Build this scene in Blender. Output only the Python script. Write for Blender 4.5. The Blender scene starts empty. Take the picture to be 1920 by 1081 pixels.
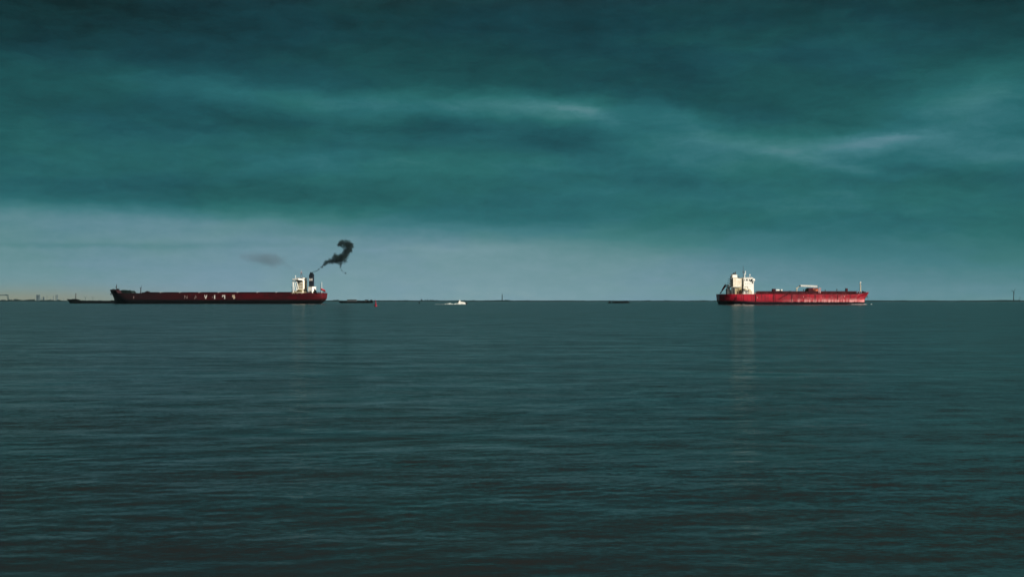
import bpy, math, random
import numpy as np
from math import sin, cos, radians, pi, atan, degrees, sqrt
from mathutils import Vector, Matrix

random.seed(7)
rng = np.random.default_rng(11)
scene = bpy.context.scene
col = scene.collection

# ------------------------------------------------------------------ camera
H = 3.7            # eye height over the water
F = 2666.7         # focal length in pixels of the 1920 px wide photograph (50 mm on 36 mm)
HY = 564.2         # row of the horizon
cd = bpy.data.cameras.new('camera')
cd.lens = 50; cd.sensor_width = 36; cd.clip_start = 0.5; cd.clip_end = 60000
cd.shift_y = (HY - 540.5) / 1920
cam = bpy.data.objects.new('camera', cd)
cam.location = (0, 0, H); cam.rotation_euler = (pi/2, 0, 0)
col.objects.link(cam); scene.camera = cam

# ------------------------------------------------------------------ exposure
EXPO = 0.5
scene.view_settings.view_transform = 'Standard'
scene.view_settings.look = 'None'
scene.view_settings.exposure = EXPO
scene.view_settings.gamma = 1
scene.cycles.volume_bounces = 0
scene.cycles.max_bounces = 6
scene.cycles.transparent_max_bounces = 8
scene.cycles.use_denoising = True

def lin(c):
    out = []
    for v in c[:3]:
        v /= 255.0
        out.append(v/12.92 if v <= 0.04045 else ((v+0.055)/1.055)**2.4)
    return out

# ------------------------------------------------------------------ sun
SUN_AZ = radians(62)      # from straight behind the camera towards the right
SUN_EL = radians(22)
sdir = Vector((sin(SUN_AZ)*cos(SUN_EL), -cos(SUN_AZ)*cos(SUN_EL), sin(SUN_EL)))
sl = bpy.data.lights.new('sun', 'SUN'); sl.energy = 5.0; sl.angle = radians(0.5); sl.color = (1.0, 0.93, 0.80)
so = bpy.data.objects.new('sun', sl); so.rotation_euler = sdir.to_track_quat('Z', 'Y').to_euler()
so.location = (0, 0, 300); col.objects.link(so)

# ------------------------------------------------------------------ node helpers
class NB:
    def __init__(s, nt): s.nt = nt
    def put(s, sock, v):
        if v is None: return
        if isinstance(v, bpy.types.NodeSocket): s.nt.links.new(v, sock)
        else: sock.default_value = v
    def m(s, op, a, b=None, c=None, clamp=False):
        n = s.nt.nodes.new('ShaderNodeMath'); n.operation = op; n.use_clamp = clamp
        for i, v in enumerate((a, b, c)): s.put(n.inputs[i], v)
        return n.outputs[0]
    def vm(s, op, a, b=None, out=0):
        n = s.nt.nodes.new('ShaderNodeVectorMath'); n.operation = op
        s.put(n.inputs[0], a); s.put(n.inputs[1], b)
        return n.outputs[out]
    def scl(s, a, f):
        n = s.nt.nodes.new('ShaderNodeVectorMath'); n.operation = 'SCALE'
        s.put(n.inputs[0], a); s.put(n.inputs['Scale'], f); return n.outputs[0]
    def comb(s, x, y, z=0.0):
        n = s.nt.nodes.new('ShaderNodeCombineXYZ')
        for i, v in enumerate((x, y, z)): s.put(n.inputs[i], v)
        return n.outputs[0]
    def sep(s, v):
        n = s.nt.nodes.new('ShaderNodeSeparateXYZ'); s.put(n.inputs[0], v); return n.outputs
    def noise(s, v, scale=1.0, detail=3.0, rough=0.5, dist=0.0, out='Fac'):
        n = s.nt.nodes.new('ShaderNodeTexNoise'); s.put(n.inputs['Vector'], v)
        n.inputs['Scale'].default_value = scale; n.inputs['Detail'].default_value = detail
        n.inputs['Roughness'].default_value = rough; n.inputs['Distortion'].default_value = dist
        return n.outputs[out]
    def mapping(s, v, loc=(0,0,0), rot=(0,0,0), scale=(1,1,1), kind='POINT'):
        n = s.nt.nodes.new('ShaderNodeMapping'); n.vector_type = kind; s.put(n.inputs[0], v)
        n.inputs[1].default_value = loc; n.inputs[2].default_value = rot; n.inputs[3].default_value = scale
        return n.outputs[0]
    def ramp(s, v, stops):
        n = s.nt.nodes.new('ShaderNodeValToRGB'); s.put(n.inputs[0], v)
        el = n.color_ramp.elements
        while len(el) < len(stops): el.new(0.5)
        for e, (p, c) in zip(el, stops):
            e.position = p; e.color = (*c, 1) if len(c) == 3 else c
        return n.outputs[0]
    def mix(s, f, a, b):
        n = s.nt.nodes.new('ShaderNodeMix'); n.data_type = 'RGBA'
        s.put(n.inputs[0], f); s.put(n.inputs[6], a); s.put(n.inputs[7], b)
        return n.outputs[2]
    def maprange(s, v, a, b, c=0.0, d=1.0, smooth=False):
        n = s.nt.nodes.new('ShaderNodeMapRange'); n.clamp = True
        if smooth: n.interpolation_type = 'SMOOTHSTEP'
        for i, x in enumerate((v, a, b, c, d)): s.put(n.inputs[i], x)
        return n.outputs[0]

# ------------------------------------------------------------------ world: sky with a heavy cloud deck
w = bpy.data.worlds.new('World'); scene.world = w; w.use_nodes = True
nt = w.node_tree; nt.nodes.clear(); nb = NB(nt)
def azel(px, py):
    return degrees(atan((px-960)/F)), degrees(atan((HY-py)/sqrt(F*F+(px-960)**2)))
DEG = degrees(1/F)
tc = nt.nodes.new('ShaderNodeTexCoord')
X, Y, Z = nb.sep(tc.outputs['Generated'])
az = nb.m('MULTIPLY', nb.m('ARCTAN2', X, Y), 57.2958)
el = nb.m('MAXIMUM', nb.m('MULTIPLY', nb.m('ARCSINE', Z), 57.2958), 0.0)
uv = nb.comb(az, el)
# drifting warp so that no edge is smooth
wn = nb.noise(nb.mapping(uv, scale=(0.10, 0.42, 1)), 1.0, 4, 0.55, out='Color')
wn = nb.vm('SUBTRACT', wn, (0.5, 0.5, 0.5))
wuv = nb.vm('ADD', uv, nb.vm('MULTIPLY', wn, (2.4, 0.75, 0)))
wn2 = nb.noise(nb.mapping(uv, loc=(3, 7, 0), scale=(0.75, 2.1, 1)), 1.0, 6, 0.62, out='Color')
wn2 = nb.vm('SUBTRACT', wn2, (0.5, 0.5, 0.5))
wuv = nb.vm('ADD', wuv, nb.vm('MULTIPLY', wn2, (1.5, 0.50, 0)))
waz, wel, _ = nb.sep(wuv)
# deck brightness by elevation
deck = nb.ramp(nb.m('DIVIDE', wel, 40.0), [(0.0, (.40,)*3), (.09, (.41,)*3), (.135, (.39,)*3), (.19, (.31,)*3), (.25, (.19,)*3), (.30, (.09,)*3), (1.0, (.12,)*3)])
# features: px, py, half width, half height, tilt (deg, + rises to the right), amount
FEAT = [
 (60, 30, 330, 90, 0, -.10), (1890, 10, 120, 60, 0, -.04), (500, 60, 260, 60, 0, -.02),
 (1090, 110, 230, 60, -6, -.05), (1300, 180, 200, 35, -6, -.05),
 (1350, 70, 120, 60, -20, .05), (1640, 90, 120, 70, -10, .05),
 (300, 150, 160, 26, -8, .08), (520, 180, 200, 20, -8, .07), (760, 190, 260, 22, -2, .12),
 (1030, 202, 130, 17, -4, .22), (1110, 216, 60, 10, -14, .12),
 (820, 232, 90, 16, 2, -.13), (500, 228, 150, 22, 0, -.08), (1060, 262, 110, 24, -6, -.12), (250, 215, 220, 30, 0, -.04),
 (1280, 225, 90, 20, -16, .12), (1350, 272, 130, 22, -5, .14), (1230, 290, 140, 14, -8, .08),
 (1590, 268, 100, 16, 3, .20), (1680, 256, 80, 9, 0, .14), (1560, 305, 110, 12, -12, .14),
 (1840, 190, 110, 55, 15, .16), (1890, 290, 90, 16, 0, .10), (1720, 320, 150, 22, -5, -.06),
 (1180, 335, 170, 10, -3, -.06), (650, 305, 250, 22, 0, .05), (950, 315, 200, 20, 0, .06),
 (400, 355, 300, 24, 0, -.05), (130, 350, 260, 40, 0, -.04), (850, 370, 300, 24, 0, -.02), (1350, 390, 260, 30, 0, .05),
 (1150, 238, 200, 35, -6, .06), (1600, 280, 250, 45, 0, .06), (1850, 200, 150, 70, 0, .05), (700, 200, 300, 40, 0, .04), (1550, 360, 150, 20, 0, .03),
]
acc = nb.m('ADD', deck, 0.0)
for px, py, a, b, t, amp in FEAT:
    if amp == 0: continue
    A, E = azel(px, py)
    v = nb.mapping(wuv, (A, E, 0), (0, 0, radians(t)), (a*DEG, b*DEG, 1), 'TEXTURE')
    d = nb.vm('DOT_PRODUCT', v, v, out=1)
    acc = nb.m('MULTIPLY_ADD', nb.m('POWER', 0.42, d), amp, acc)
# fine streaks
st = nb.noise(nb.mapping(wuv, loc=(11, 3, 0), scale=(0.20, 0.75, 1)), 1.0, 7, 0.6)
acc = nb.m('MULTIPLY_ADD', nb.m('SUBTRACT', st, 0.5), 0.17, acc)
st3 = nb.noise(nb.mapping(wuv, loc=(31, 13, 0), rot=(0, 0, -0.06), scale=(0.55, 1.7, 1)), 1.0, 8, 0.72)
acc = nb.m('MULTIPLY_ADD', nb.m('SUBTRACT', st3, 0.5), 0.30, acc)
# bright gap under the deck
edge = nb.m('MULTIPLY_ADD', az, -0.047, 2.80)
wid = nb.m('MAXIMUM', nb.m('MULTIPLY_ADD', az, 0.06, 2.1), 0.95)
ew = nb.m('MULTIPLY_ADD', nb.m('SUBTRACT', wel, el), 0.8, el)
t = nb.m('DIVIDE', nb.m('SUBTRACT', edge, ew), wid)
t = nb.maprange(t, -0.5, 0.5, smooth=True)
low = nb.m('MULTIPLY_ADD', el, -0.055, 0.925)
low = nb.m('ADD', low, nb.maprange(az, -2.0, 17.0, 0.0, -0.17, True))
low = nb.m('ADD', low, nb.maprange(az, -9.0, -20.0, 0.0, -0.06, True))
for px, py, a, b, tt, amp in [(200, 459, 330, 5, 0, -.07), (820, 468, 140, 7, 0, .05), (640, 440, 300, 8, -1, -.05), (250, 425, 200, 14, 0, .03), (1900, 520, 200, 40, 0, -.04)]:
    A, E = azel(px, py)
    v = nb.mapping(nb.comb(az, ew), (A, E, 0), (0, 0, radians(tt)), (a*DEG, b*DEG, 1), 'TEXTURE')
    low = nb.m('MULTIPLY_ADD', nb.m('POWER', 0.42, nb.vm('DOT_PRODUCT', v, v, out=1)), amp, low)
st2 = nb.noise(nb.mapping(uv, loc=(1, 5, 0), scale=(0.25, 1.6, 1)), 1.0, 5, 0.6)
low = nb.m('MULTIPLY_ADD', nb.m('SUBTRACT', st2, 0.5), 0.10, low)
st5 = nb.noise(nb.mapping(uv, loc=(4, 2, 0), scale=(1.3, 2.6, 1)), 1.0, 6, 0.7)
low = nb.m('MULTIPLY_ADD', nb.m('SUBTRACT', st5, 0.5), 0.13, low)
L = nb.m('MULTIPLY_ADD', nb.m('SUBTRACT', low, acc), t, acc, clamp=True)
ev = 2**(-EXPO)
stops = [(0.00, (17,40,44)), (0.15, (24,64,70)), (0.30, (31,83,88)), (0.45, (42,104,107)), (0.60, (64,121,126)), (0.75, (95,137,146)), (0.90, (119,152,165)), (1.0, (140,165,174))]
cc = nb.ramp(L, [(p, [x*ev for x in lin(c)]) for p, c in stops])
# green / blue mottling of the deck
gm = nb.noise(nb.mapping(wuv, loc=(21, 9, 0), scale=(0.12, 0.4, 1)), 1.0, 3, 0.5)
cc2 = nb.vm('MULTIPLY', cc, (1.0, 0.985, 1.04)); cc3 = nb.vm('MULTIPLY', cc, (1.0, 1.01, 0.96))
cc = nb.mix(nb.maprange(gm, 0.40, 0.60, smooth=True), cc2, cc3)
# unseen cloud above the view, made greyer to tone the water's reflection
gw = tuple(x*ev for x in lin((72,73,74)))+(1,); gz = tuple(x*ev for x in lin((28,31,31)))+(1,)
cc = nb.mix(nb.maprange(el, 11.2, 17.0, 0, 1, True), cc, gw)
cc = nb.mix(nb.maprange(el, 17.0, 38.0, 0, 1, True), cc, gz)
# warm haze low on the left horizon
v = nb.mapping(uv, (*azel(40, 562), 0), (0, 0, 0), (260*DEG, 20*DEG, 1), 'TEXTURE')
warm = nb.m('MULTIPLY', nb.m('POWER', 0.42, nb.vm('DOT_PRODUCT', v, v, out=1)), 0.85)
cc = nb.mix(warm, cc, tuple(x*ev for x in lin((140,137,114))) + (1,))
skyt = nt.nodes.new('ShaderNodeTexSky'); skyt.sky_type = 'NISHITA'; skyt.sun_disc = False
skyt.sun_elevation = SUN_EL; skyt.sun_rotation = pi - SUN_AZ
thin = nb.m('MULTIPLY', t, 0.012)
nis = nb.scl(skyt.outputs[0], 0.1)
cc = nb.mix(thin, cc, nis)
bg = nt.nodes.new('ShaderNodeBackground'); bg.inputs['Strength'].default_value = 0.1
nt.links.new(nb.scl(cc, 10.0), bg.inputs['Color'])
wo = nt.nodes.new('ShaderNodeOutputWorld'); nt.links.new(bg.outputs[0], wo.inputs[0])
w.cycles.sampling_method = 'MANUAL'; w.cycles.sample_map_resolution = 512

# ------------------------------------------------------------------ materials
def mat(name, c, rough=0.6, metal=0.0, var=0.15, vscale=0.3, spec=0.5, dark=None):
    m = bpy.data.materials.new(name); m.use_nodes = True
    n = NB(m.node_tree); b = m.node_tree.nodes['Principled BSDF']
    b.inputs['Roughness'].default_value = rough; b.inputs['Metallic'].default_value = metal
    b.inputs['Specular IOR Level'].default_value = spec
    t_ = m.node_tree.nodes.new('ShaderNodeTexCoord')
    f = n.noise(t_.outputs['Object'], vscale, 5, 0.6)
    lo = tuple(x*(1-var*1.6) for x in c) + (1,) if dark is None else (*dark, 1)
    hi = tuple(min(1, x*(1+var*0.6)) for x in c) + (1,)
    m.node_tree.links.new(n.mix(n.maprange(f, 0.35, 0.62), lo, hi), b.inputs['Base Color'])
    return m

M = {
 'white': mat('white_paint', (.86,.85,.80), .5, var=.05, vscale=.25),
 'cream': mat('cream_paint', (.80,.70,.44), .6, var=.25, vscale=.4),
 'rustwhite': mat('rust_stained_white_paint', (.84,.81,.72), .6, var=.05, vscale=.35, dark=(.70,.60,.45)),
 'black': mat('black_paint', (.012,.013,.017), .55),
 'navy': mat('dark_navy_paint', (.010,.013,.024), .45),
 'window': mat('dark_glass', (.010,.014,.016), .15, var=.05),
 'maroon': mat('maroon_deck_paint', (.016,.003,.005), .8, spec=.15, var=.3),
 'deckred': mat('dark_red_deck_paint', (.055,.004,.009), .8, spec=.2, var=.45, vscale=.5),
 'red': mat('red_paint', (.30,.012,.022), .5),
 'buoyred': mat('buoy_red_paint', (.20,.006,.025), .6, spec=.3),
 'brightred': mat('bright_red_paint', (.42,.02,.03), .5),
 'green': mat('dark_green_machinery', (.006,.016,.015), .8, spec=.15, var=.4),
 'orange': mat('faded_orange_paint', (.42,.09,.04), .6, var=.25),
 'olive': mat('olive_paint', (.16,.13,.05), .7),
 'pink': mat('faded_pink_paint', (.62,.33,.33), .6),
 'grey': mat('grey_paint', (.22,.23,.23), .7),
 'beige': mat('beige_paint', (.52,.46,.34), .6),
 'steel': mat('dark_steel', (.04,.045,.05), .6),
 'bargeblack': mat('tarred_steel', (.003,.005,.006), .9, spec=.1, var=.3),
 'foam': mat('foam_white', (.45,.50,.50), .9, var=.3, vscale=.8),
 'leaf': mat('far_foliage', (.005,.014,.013), .9, spec=.05, var=.3, vscale=.03),
 'bark': mat('bark', (.05,.04,.03), .9),
 'land': mat('marsh_bank', (.005,.014,.014), .95, spec=.05, var=.3, vscale=.01),
 'concrete': mat('haze_toned_concrete', (.10,.14,.16), .9, var=.15, vscale=.02),  # blue-grey of distant haze mixed into the base colour
 'farsteel': mat('galvanised_steel', (.03,.055,.06), .8, spec=.1, var=.1),
}

def hull_material(name, top, bottom, zline, wob, streak_sheen=None, dirt_shade=(.02,.01,.01), dirt_amt=.4, bow_shade=None, rough=.35, spec=.5, aft=None, soft=.45):
    """hull paint: topside colour, boot topping below zline, drips and scuffs, painted-in bow shade and low highlight (object space: x along, z up)."""
    m = bpy.data.materials.new(name); m.use_nodes = True
    n = NB(m.node_tree); b = m.node_tree.nodes['Principled BSDF']
    t_ = m.node_tree.nodes.new('ShaderNodeTexCoord'); P = t_.outputs['Object']
    x, y, z = n.sep(P)
    big = n.noise(n.mapping(P, scale=(.03,.03,.12)), 1, 4, .6)
    drip = n.noise(n.mapping(P, scale=(.55,.55,.05)), 1, 4, .65)
    fine = n.noise(n.mapping(P, scale=(.25,.25,.6)), 1, 5, .65)
    c = n.mix(n.maprange(big, .35, .65), tuple(v*.48 for v in top)+(1,), tuple(v*1.2 for v in top)+(1,))
    d = n.m('MULTIPLY', n.maprange(n.m('ADD', drip, n.m('MULTIPLY', fine, .4)), .66, .86), dirt_amt)
    c = n.mix(d, c, (*dirt_shade, 1))
    if streak_sheen:  # faded pink drips, with the lower hull's highlight painted into them
        z0, z1, sc, amt, x0, x1 = streak_sheen
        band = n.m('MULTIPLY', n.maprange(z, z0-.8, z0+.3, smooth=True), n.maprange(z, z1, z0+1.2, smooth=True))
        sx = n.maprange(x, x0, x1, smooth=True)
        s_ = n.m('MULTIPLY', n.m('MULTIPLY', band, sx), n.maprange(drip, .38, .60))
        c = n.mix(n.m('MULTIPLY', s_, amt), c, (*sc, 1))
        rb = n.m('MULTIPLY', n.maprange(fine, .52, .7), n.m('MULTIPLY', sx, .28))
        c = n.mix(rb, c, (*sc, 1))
    if bow_shade:  # paints the hull's shade towards the bow into the colour
        xa, xb, amt = bow_shade
        c = n.mix(n.m('MULTIPLY', n.maprange(n.m('MULTIPLY_ADD', big, 60.0, x), xa, xb, smooth=True), amt), c, (*dirt_shade, 1))
    zz = n.m('ADD', z, n.m('MULTIPLY', n.m('SUBTRACT', drip, .5), wob))
    if aft: zz = n.m('SUBTRACT', zz, n.maprange(x, aft[0], aft[1], aft[2], 0.0, True))  # lifts the dark band aft, painting in the shade under the stern
    c = n.mix(n.maprange(zz, zline+soft, zline-soft), c, (*bottom, 1))
    m.node_tree.links.new(c, b.inputs['Base Color'])
    b.inputs['Roughness'].default_value = rough; b.inputs['Specular IOR Level'].default_value = spec
    bp = m.node_tree.nodes.new('ShaderNodeBump'); bp.inputs['Strength'].default_value = .35; bp.inputs['Distance'].default_value = .25
    m.node_tree.links.new(n.noise(n.mapping(P, scale=(.18,.18,.25)), 1, 2, .5), bp.inputs['Height'])
    m.node_tree.links.new(bp.outputs[0], b.inputs['Normal'])
    return m

# ------------------------------------------------------------------ mesh builder
class MB:
    def __init__(s): s.v = []; s.f = []
    def add(s, vs, fs):
        o = len(s.v); s.v += [tuple(p) for p in vs]; s.f += [tuple(i+o for i in f) for f in fs]; return s
    def box(s, x0, x1, y0, y1, z0, z1, tx=0, ty=0):
        x0, x1 = sorted((x0, x1)); y0, y1 = sorted((y0, y1)); z0, z1 = sorted((z0, z1))
        vs = [(x0,y0,z0),(x1,y0,z0),(x1,y1,z0),(x0,y1,z0),(x0+tx,y0+ty,z1),(x1-tx,y0+ty,z1),(x1-tx,y1-ty,z1),(x0+tx,y1-ty,z1)]
        return s.add(vs, [(3,2,1,0),(4,5,6,7),(0,1,5,4),(1,2,6,5),(2,3,7,6),(3,0,4,7)])
    def prism(s, poly, y0, y1):
        """poly: (x,z) outline, extruded from y0 to y1"""
        a = sum(poly[i][0]*poly[(i+1) % len(poly)][1]-poly[(i+1) % len(poly)][0]*poly[i][1] for i in range(len(poly)))
        if a < 0: poly = poly[::-1]
        y0, y1 = sorted((y0, y1)); n = len(poly)
        vs = [(x, y0, z) for x, z in poly] + [(x, y1, z) for x, z in poly]
        fs = [tuple(range(n)), tuple(range(2*n-1, n-1, -1))]
        fs += [(i, i+n, (i+1) % n+n, (i+1) % n) for i in range(n)]
        return s.add(vs, fs)
    def tube(s, p0, p1, r0, r1=None, n=8):
        r1 = r0 if r1 is None else r1
        p0 = Vector(p0); p1 = Vector(p1); d = (p1-p0).normalized()
        a = d.orthogonal().normalized(); b = d.cross(a)
        vs = [p0+(a*cos(2*pi*i/n)+b*sin(2*pi*i/n))*r0 for i in range(n)]+[p1+(a*cos(2*pi*i/n)+b*sin(2*pi*i/n))*r1 for i in range(n)]
        fs = [(i, (i+1) % n, (i+1) % n+n, i+n) for i in range(n)]+[tuple(range(n-1, -1, -1)), tuple(range(n, 2*n))]
        return s.add(vs, fs)
    def ball(s, c, r, n=8, sz=1.0, jit=0.0, sx=1.0, sy=1.0):
        c = Vector(c); vs = []; k = n//2+1
        vs.append(c+Vector((0, 0, -r*sz)))
        for j in range(1, k):
            ph = -pi/2+pi*j/k
            for i in range(n):
                q = r*(1+random.uniform(-jit, jit)); th = 2*pi*i/n
                vs.append(c+Vector((q*sx*cos(ph)*cos(th), q*sy*cos(ph)*sin(th), q*sz*sin(ph))))
        vs.append(c+Vector((0, 0, r*sz))); top = len(vs)-1; fs = []
        for i in range(n): fs.append((0, 1+(i+1) % n, 1+i))
        for j in range(k-2):
            for i in range(n):
                a = 1+j*n+i; b = 1+j*n+(i+1) % n; fs.append((a, b, b+n, a+n))
        for i in range(n): fs.append((top, 1+(k-2)*n+i, 1+(k-2)*n+(i+1) % n))
        return s.add(vs, fs)
    def rail(s, pts, h=1.1, post=2.5, r=.05):
        for a, b in zip(pts[:-1], pts[1:]):
            a = Vector(a); b = Vector(b); n = max(1, int((b-a).length/post))
            for k in (h, h*.5): s.tube(a+Vector((0,0,k)), b+Vector((0,0,k)), r, n=4)
            for i in range(n+1):
                p = a+(b-a)*i/n; s.tube(p, p+Vector((0,0,h)), r, n=4)
        return s
    def build(s, name, m, parent=None, smooth=False):
        me = bpy.data.meshes.new(name); me.from_pydata(s.v, [], s.f); me.update()
        me.materials.append(M[m] if isinstance(m, str) else m)
        if smooth: me.polygons.foreach_set('use_smooth', [True]*len(me.polygons))
        o = bpy.data.objects.new(name, me); col.objects.link(o)
        if parent: o.parent = parent
        return o

def tag(o, label=None, cat=None, group=None, kind=None):
    if label: o['label'] = label
    if cat: o['category'] = cat
    if group: o['group'] = group
    if kind: o['kind'] = kind
    return o
def empty(name, loc, rz, label, cat, group=None):
    o = bpy.data.objects.new(name, None); o.location = loc; o.rotation_euler = (0, 0, rz)
    col.objects.link(o); return tag(o, label, cat, group)

class Frame:
    """local frame of a vessel: turns photograph measurements into metres along it"""
    def __init__(s, px, Yd, heading):
        s.o = Vector(((px-960)/F*Yd, Yd)); s.th = heading
        s.d = Vector((cos(heading), sin(heading))); s.n = Vector((-sin(heading), cos(heading)))
    def s(s, px, w=0.0):
        k = (px-960)/F; A = s.o+s.n*w
        return (k*A.y-A.x)/(s.d.x-k*s.d.y)
    def Y(s, x, w=0.0): return (s.o+s.d*x+s.n*w).y
    def z(s, py, x=0.0, w=0.0): return H+(HY-py)/F*s.Y(x, w)
    def xz(s, px, py, w=0.0):
        x = s.s(px, w); return x, s.z(py, x, w)

def hull(levels, bow_x, stern_x, half, zs, taper_bow, taper_stern, nst=60):
    """closed hull. levels: number of z rows; callables bow_x(q), stern_x(q), half(q), zs(q, t)"""
    mb = MB(); vs = []; nl = levels
    ts = [0.5-0.5*cos(pi*i/(nst-1)) for i in range(nst)]
    for side in (1, -1):
        for j in range(nl):
            q = j/(nl-1)
            for t_ in ts:
                x = stern_x(q)+(bow_x(q)-stern_x(q))*t_
                hb = half(q)*taper_bow(t_, q)*taper_stern(t_, q)
                vs.append((x, side*hb, zs(q, t_)))
    fs = []; N = nl*nst
    for j in range(nl-1):
        for i in range(nst-1):
            a = j*nst+i
            fs.append((a+1, a, a+nst, a+1+nst)); fs.append((N+a, N+a+1, N+a+1+nst, N+a+nst))
    for j in range(nl-1):                # transom and stem closure
        a = j*nst; fs.append((a, N+a, N+a+nst, a+nst))
        a = j*nst+nst-1; fs.append((N+a, a, a+nst, N+a+nst))
    j = (nl-1)*nst
    for i in range(nst-1): fs.append((j+i+1, j+i, N+j+i, N+j+i+1))     # deck
    for i in range(nst-1): fs.append((i, i+1, N+i+1, N+i))             # bottom
    return mb.add(vs, fs)

def smooth_by_angle(o, deg=30):
    me = o.data
    try: me.set_sharp_from_angle(angle=radians(deg))
    except Exception: pass
    me.polygons.foreach_set('use_smooth', [True]*len(me.polygons))
    return o

# ------------------------------------------------------------------ water
def water():
    rs = list(np.concatenate([[0.6, 2, 4, 6, 8, 10, 11.5, 13, 14.2]]))
    r = 15.0
    while r < 450:
        rs.append(r); r += max(0.11, r*r/5260*0.7)
    while r < 22000:
        rs.append(r); r *= 1.12
    rs.append(22000.0)
    rs = np.array(rs); dr = np.gradient(rs)
    a = np.concatenate([np.linspace(-26, 26, 720), np.linspace(26, 334, 62)[1:-1]])
    a = np.radians(a)
    R, A = np.meshgrid(rs, a, indexing='ij'); DR = np.repeat(dr[:, None], len(a), 1)
    Xw = R*np.sin(A); Yw = R*np.cos(A); Zw = np.zeros_like(Xw)
    nw = 64
    lam = np.exp(rng.uniform(np.log(0.45), np.log(7.0), nw))
    for l in lam:
        th = rng.normal(radians(-80), radians(38))
        k = 2*pi/l; amp = 0.0010*l**0.75/sqrt(nw/24)
        fade = np.clip((l/np.maximum(DR, 0.03*0+R*0.0013)-1.6)/2.0, 0, 1)
        ph = k*(Xw*cos(th)+Yw*sin(th))+rng.uniform(0, 2*pi)
        Zw += amp*fade*(np.sin(ph)+0.18*np.sin(2*ph+0.4))
    # slightly livelier and calmer patches
    for i in range(6): pass
    nr, nc = R.shape
    co = np.stack([Xw, Yw, Zw], -1).reshape(-1, 3)
    co = np.vstack([co, [[0, 0, 0]]])
    i, j = np.meshgrid(np.arange(nr-1), np.arange(nc), indexing='ij'); j2 = (j+1) % nc
    q = np.stack([i*nc+j, (i+1)*nc+j, (i+1)*nc+j2, i*nc+j2], -1).reshape(-1, 4)[:, ::-1]
    c = nr*nc
    tri = [(c, jj, (jj+1) % nc) for jj in range(nc)]
    me = bpy.data.meshes.new('water')
    me.vertices.add(len(co)); me.vertices.foreach_set('co', co.astype(np.float32).ravel())
    nq = len(q); nt_ = len(tri)
    loops = np.concatenate([q.ravel(), np.array([(a_, c_, b_) for a_, b_, c_ in tri]).ravel()]).astype(np.int32)
    me.loops.add(len(loops)); me.loops.foreach_set('vertex_index', loops)
    me.polygons.add(nq+nt_)
    starts = np.concatenate([np.arange(nq)*4, nq*4+np.arange(nt_)*3]).astype(np.int32)
    me.polygons.foreach_set('loop_start', starts)
    me.polygons.foreach_set('use_smooth', [True]*(nq+nt_))
    me.update(calc_edges=True); me.validate()
    o = bpy.data.objects.new('water', me); col.objects.link(o); o['kind'] = 'structure'
    if me.polygons[nq//2].normal.z < 0: me.flip_normals()
    m = bpy.data.materials.new('sea_water'); m.use_nodes = True
    n = NB(m.node_tree); b = m.node_tree.nodes['Principled BSDF']
    g = m.node_tree.nodes.new('ShaderNodeNewGeometry'); P = g.outputs['Position']
    patch = n.noise(n.mapping(P, scale=(.012,.030,0), rot=(0,0,.12)), 1, 4, .55)
    patch2 = n.noise(n.mapping(P, loc=(7,3,0), scale=(.09,.22,0), rot=(0,0,-.1)), 1, 3, .55)
    s = None
    for sc, loc, amp, det, rot in (((.09,.16,0), (0,0,0), .04, 3, .3), ((.42,.75,0), (5,2,0), .07, 4, -.25), ((1.6,3.2,0), (9,4,0), .09, 3, .2), ((8.0,14.0,0), (3,1,0), .13, 2, 0)):
        v = n.vm('SUBTRACT', n.noise(n.mapping(P, loc=loc, scale=sc, rot=(0,0,rot)), 1, det, .55, out='Color'), (.5,.5,.5))
        v = n.vm('MULTIPLY', v, (amp*.8, amp*1.6, 0))
        s = v if s is None else n.vm('ADD', s, v)
    gust = n.m('ADD', n.maprange(patch, .38, .62, .45, 1.4), n.maprange(patch2, .35, .65, -.2, .2))
    s = n.scl(s, gust)
    N = n.vm('NORMALIZE', n.vm('ADD', g.outputs['Normal'], s))
    m.node_tree.links.new(N, b.inputs['Normal'])
    mud = n.noise(n.mapping(P, loc=(2,8,0), scale=(.03,.09,0)), 1, 4, .6)
    c = n.mix(n.maprange(mud, .38, .62), (.0086,.0100,.0092,1), (.0100,.0106,.0072,1))
    m.node_tree.links.new(c, b.inputs['Base Color'])
    ruf = n.noise(n.mapping(P, loc=(1,6,0), scale=(.55,.70,0), rot=(0,0,.1)), 1, 5, .66)
    ruf = n.m('ADD', n.m('MULTIPLY', ruf, .5), n.m('MULTIPLY', patch2, .5))
    m.node_tree.links.new(n.maprange(ruf, .38, .62, .175, .245), b.inputs['Roughness'])
    b.inputs['Specular Tint'].default_value = (1, .85, .80, 1)
    b.inputs['IOR'].default_value = 1.333
    me.materials.append(m)
water()

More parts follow.
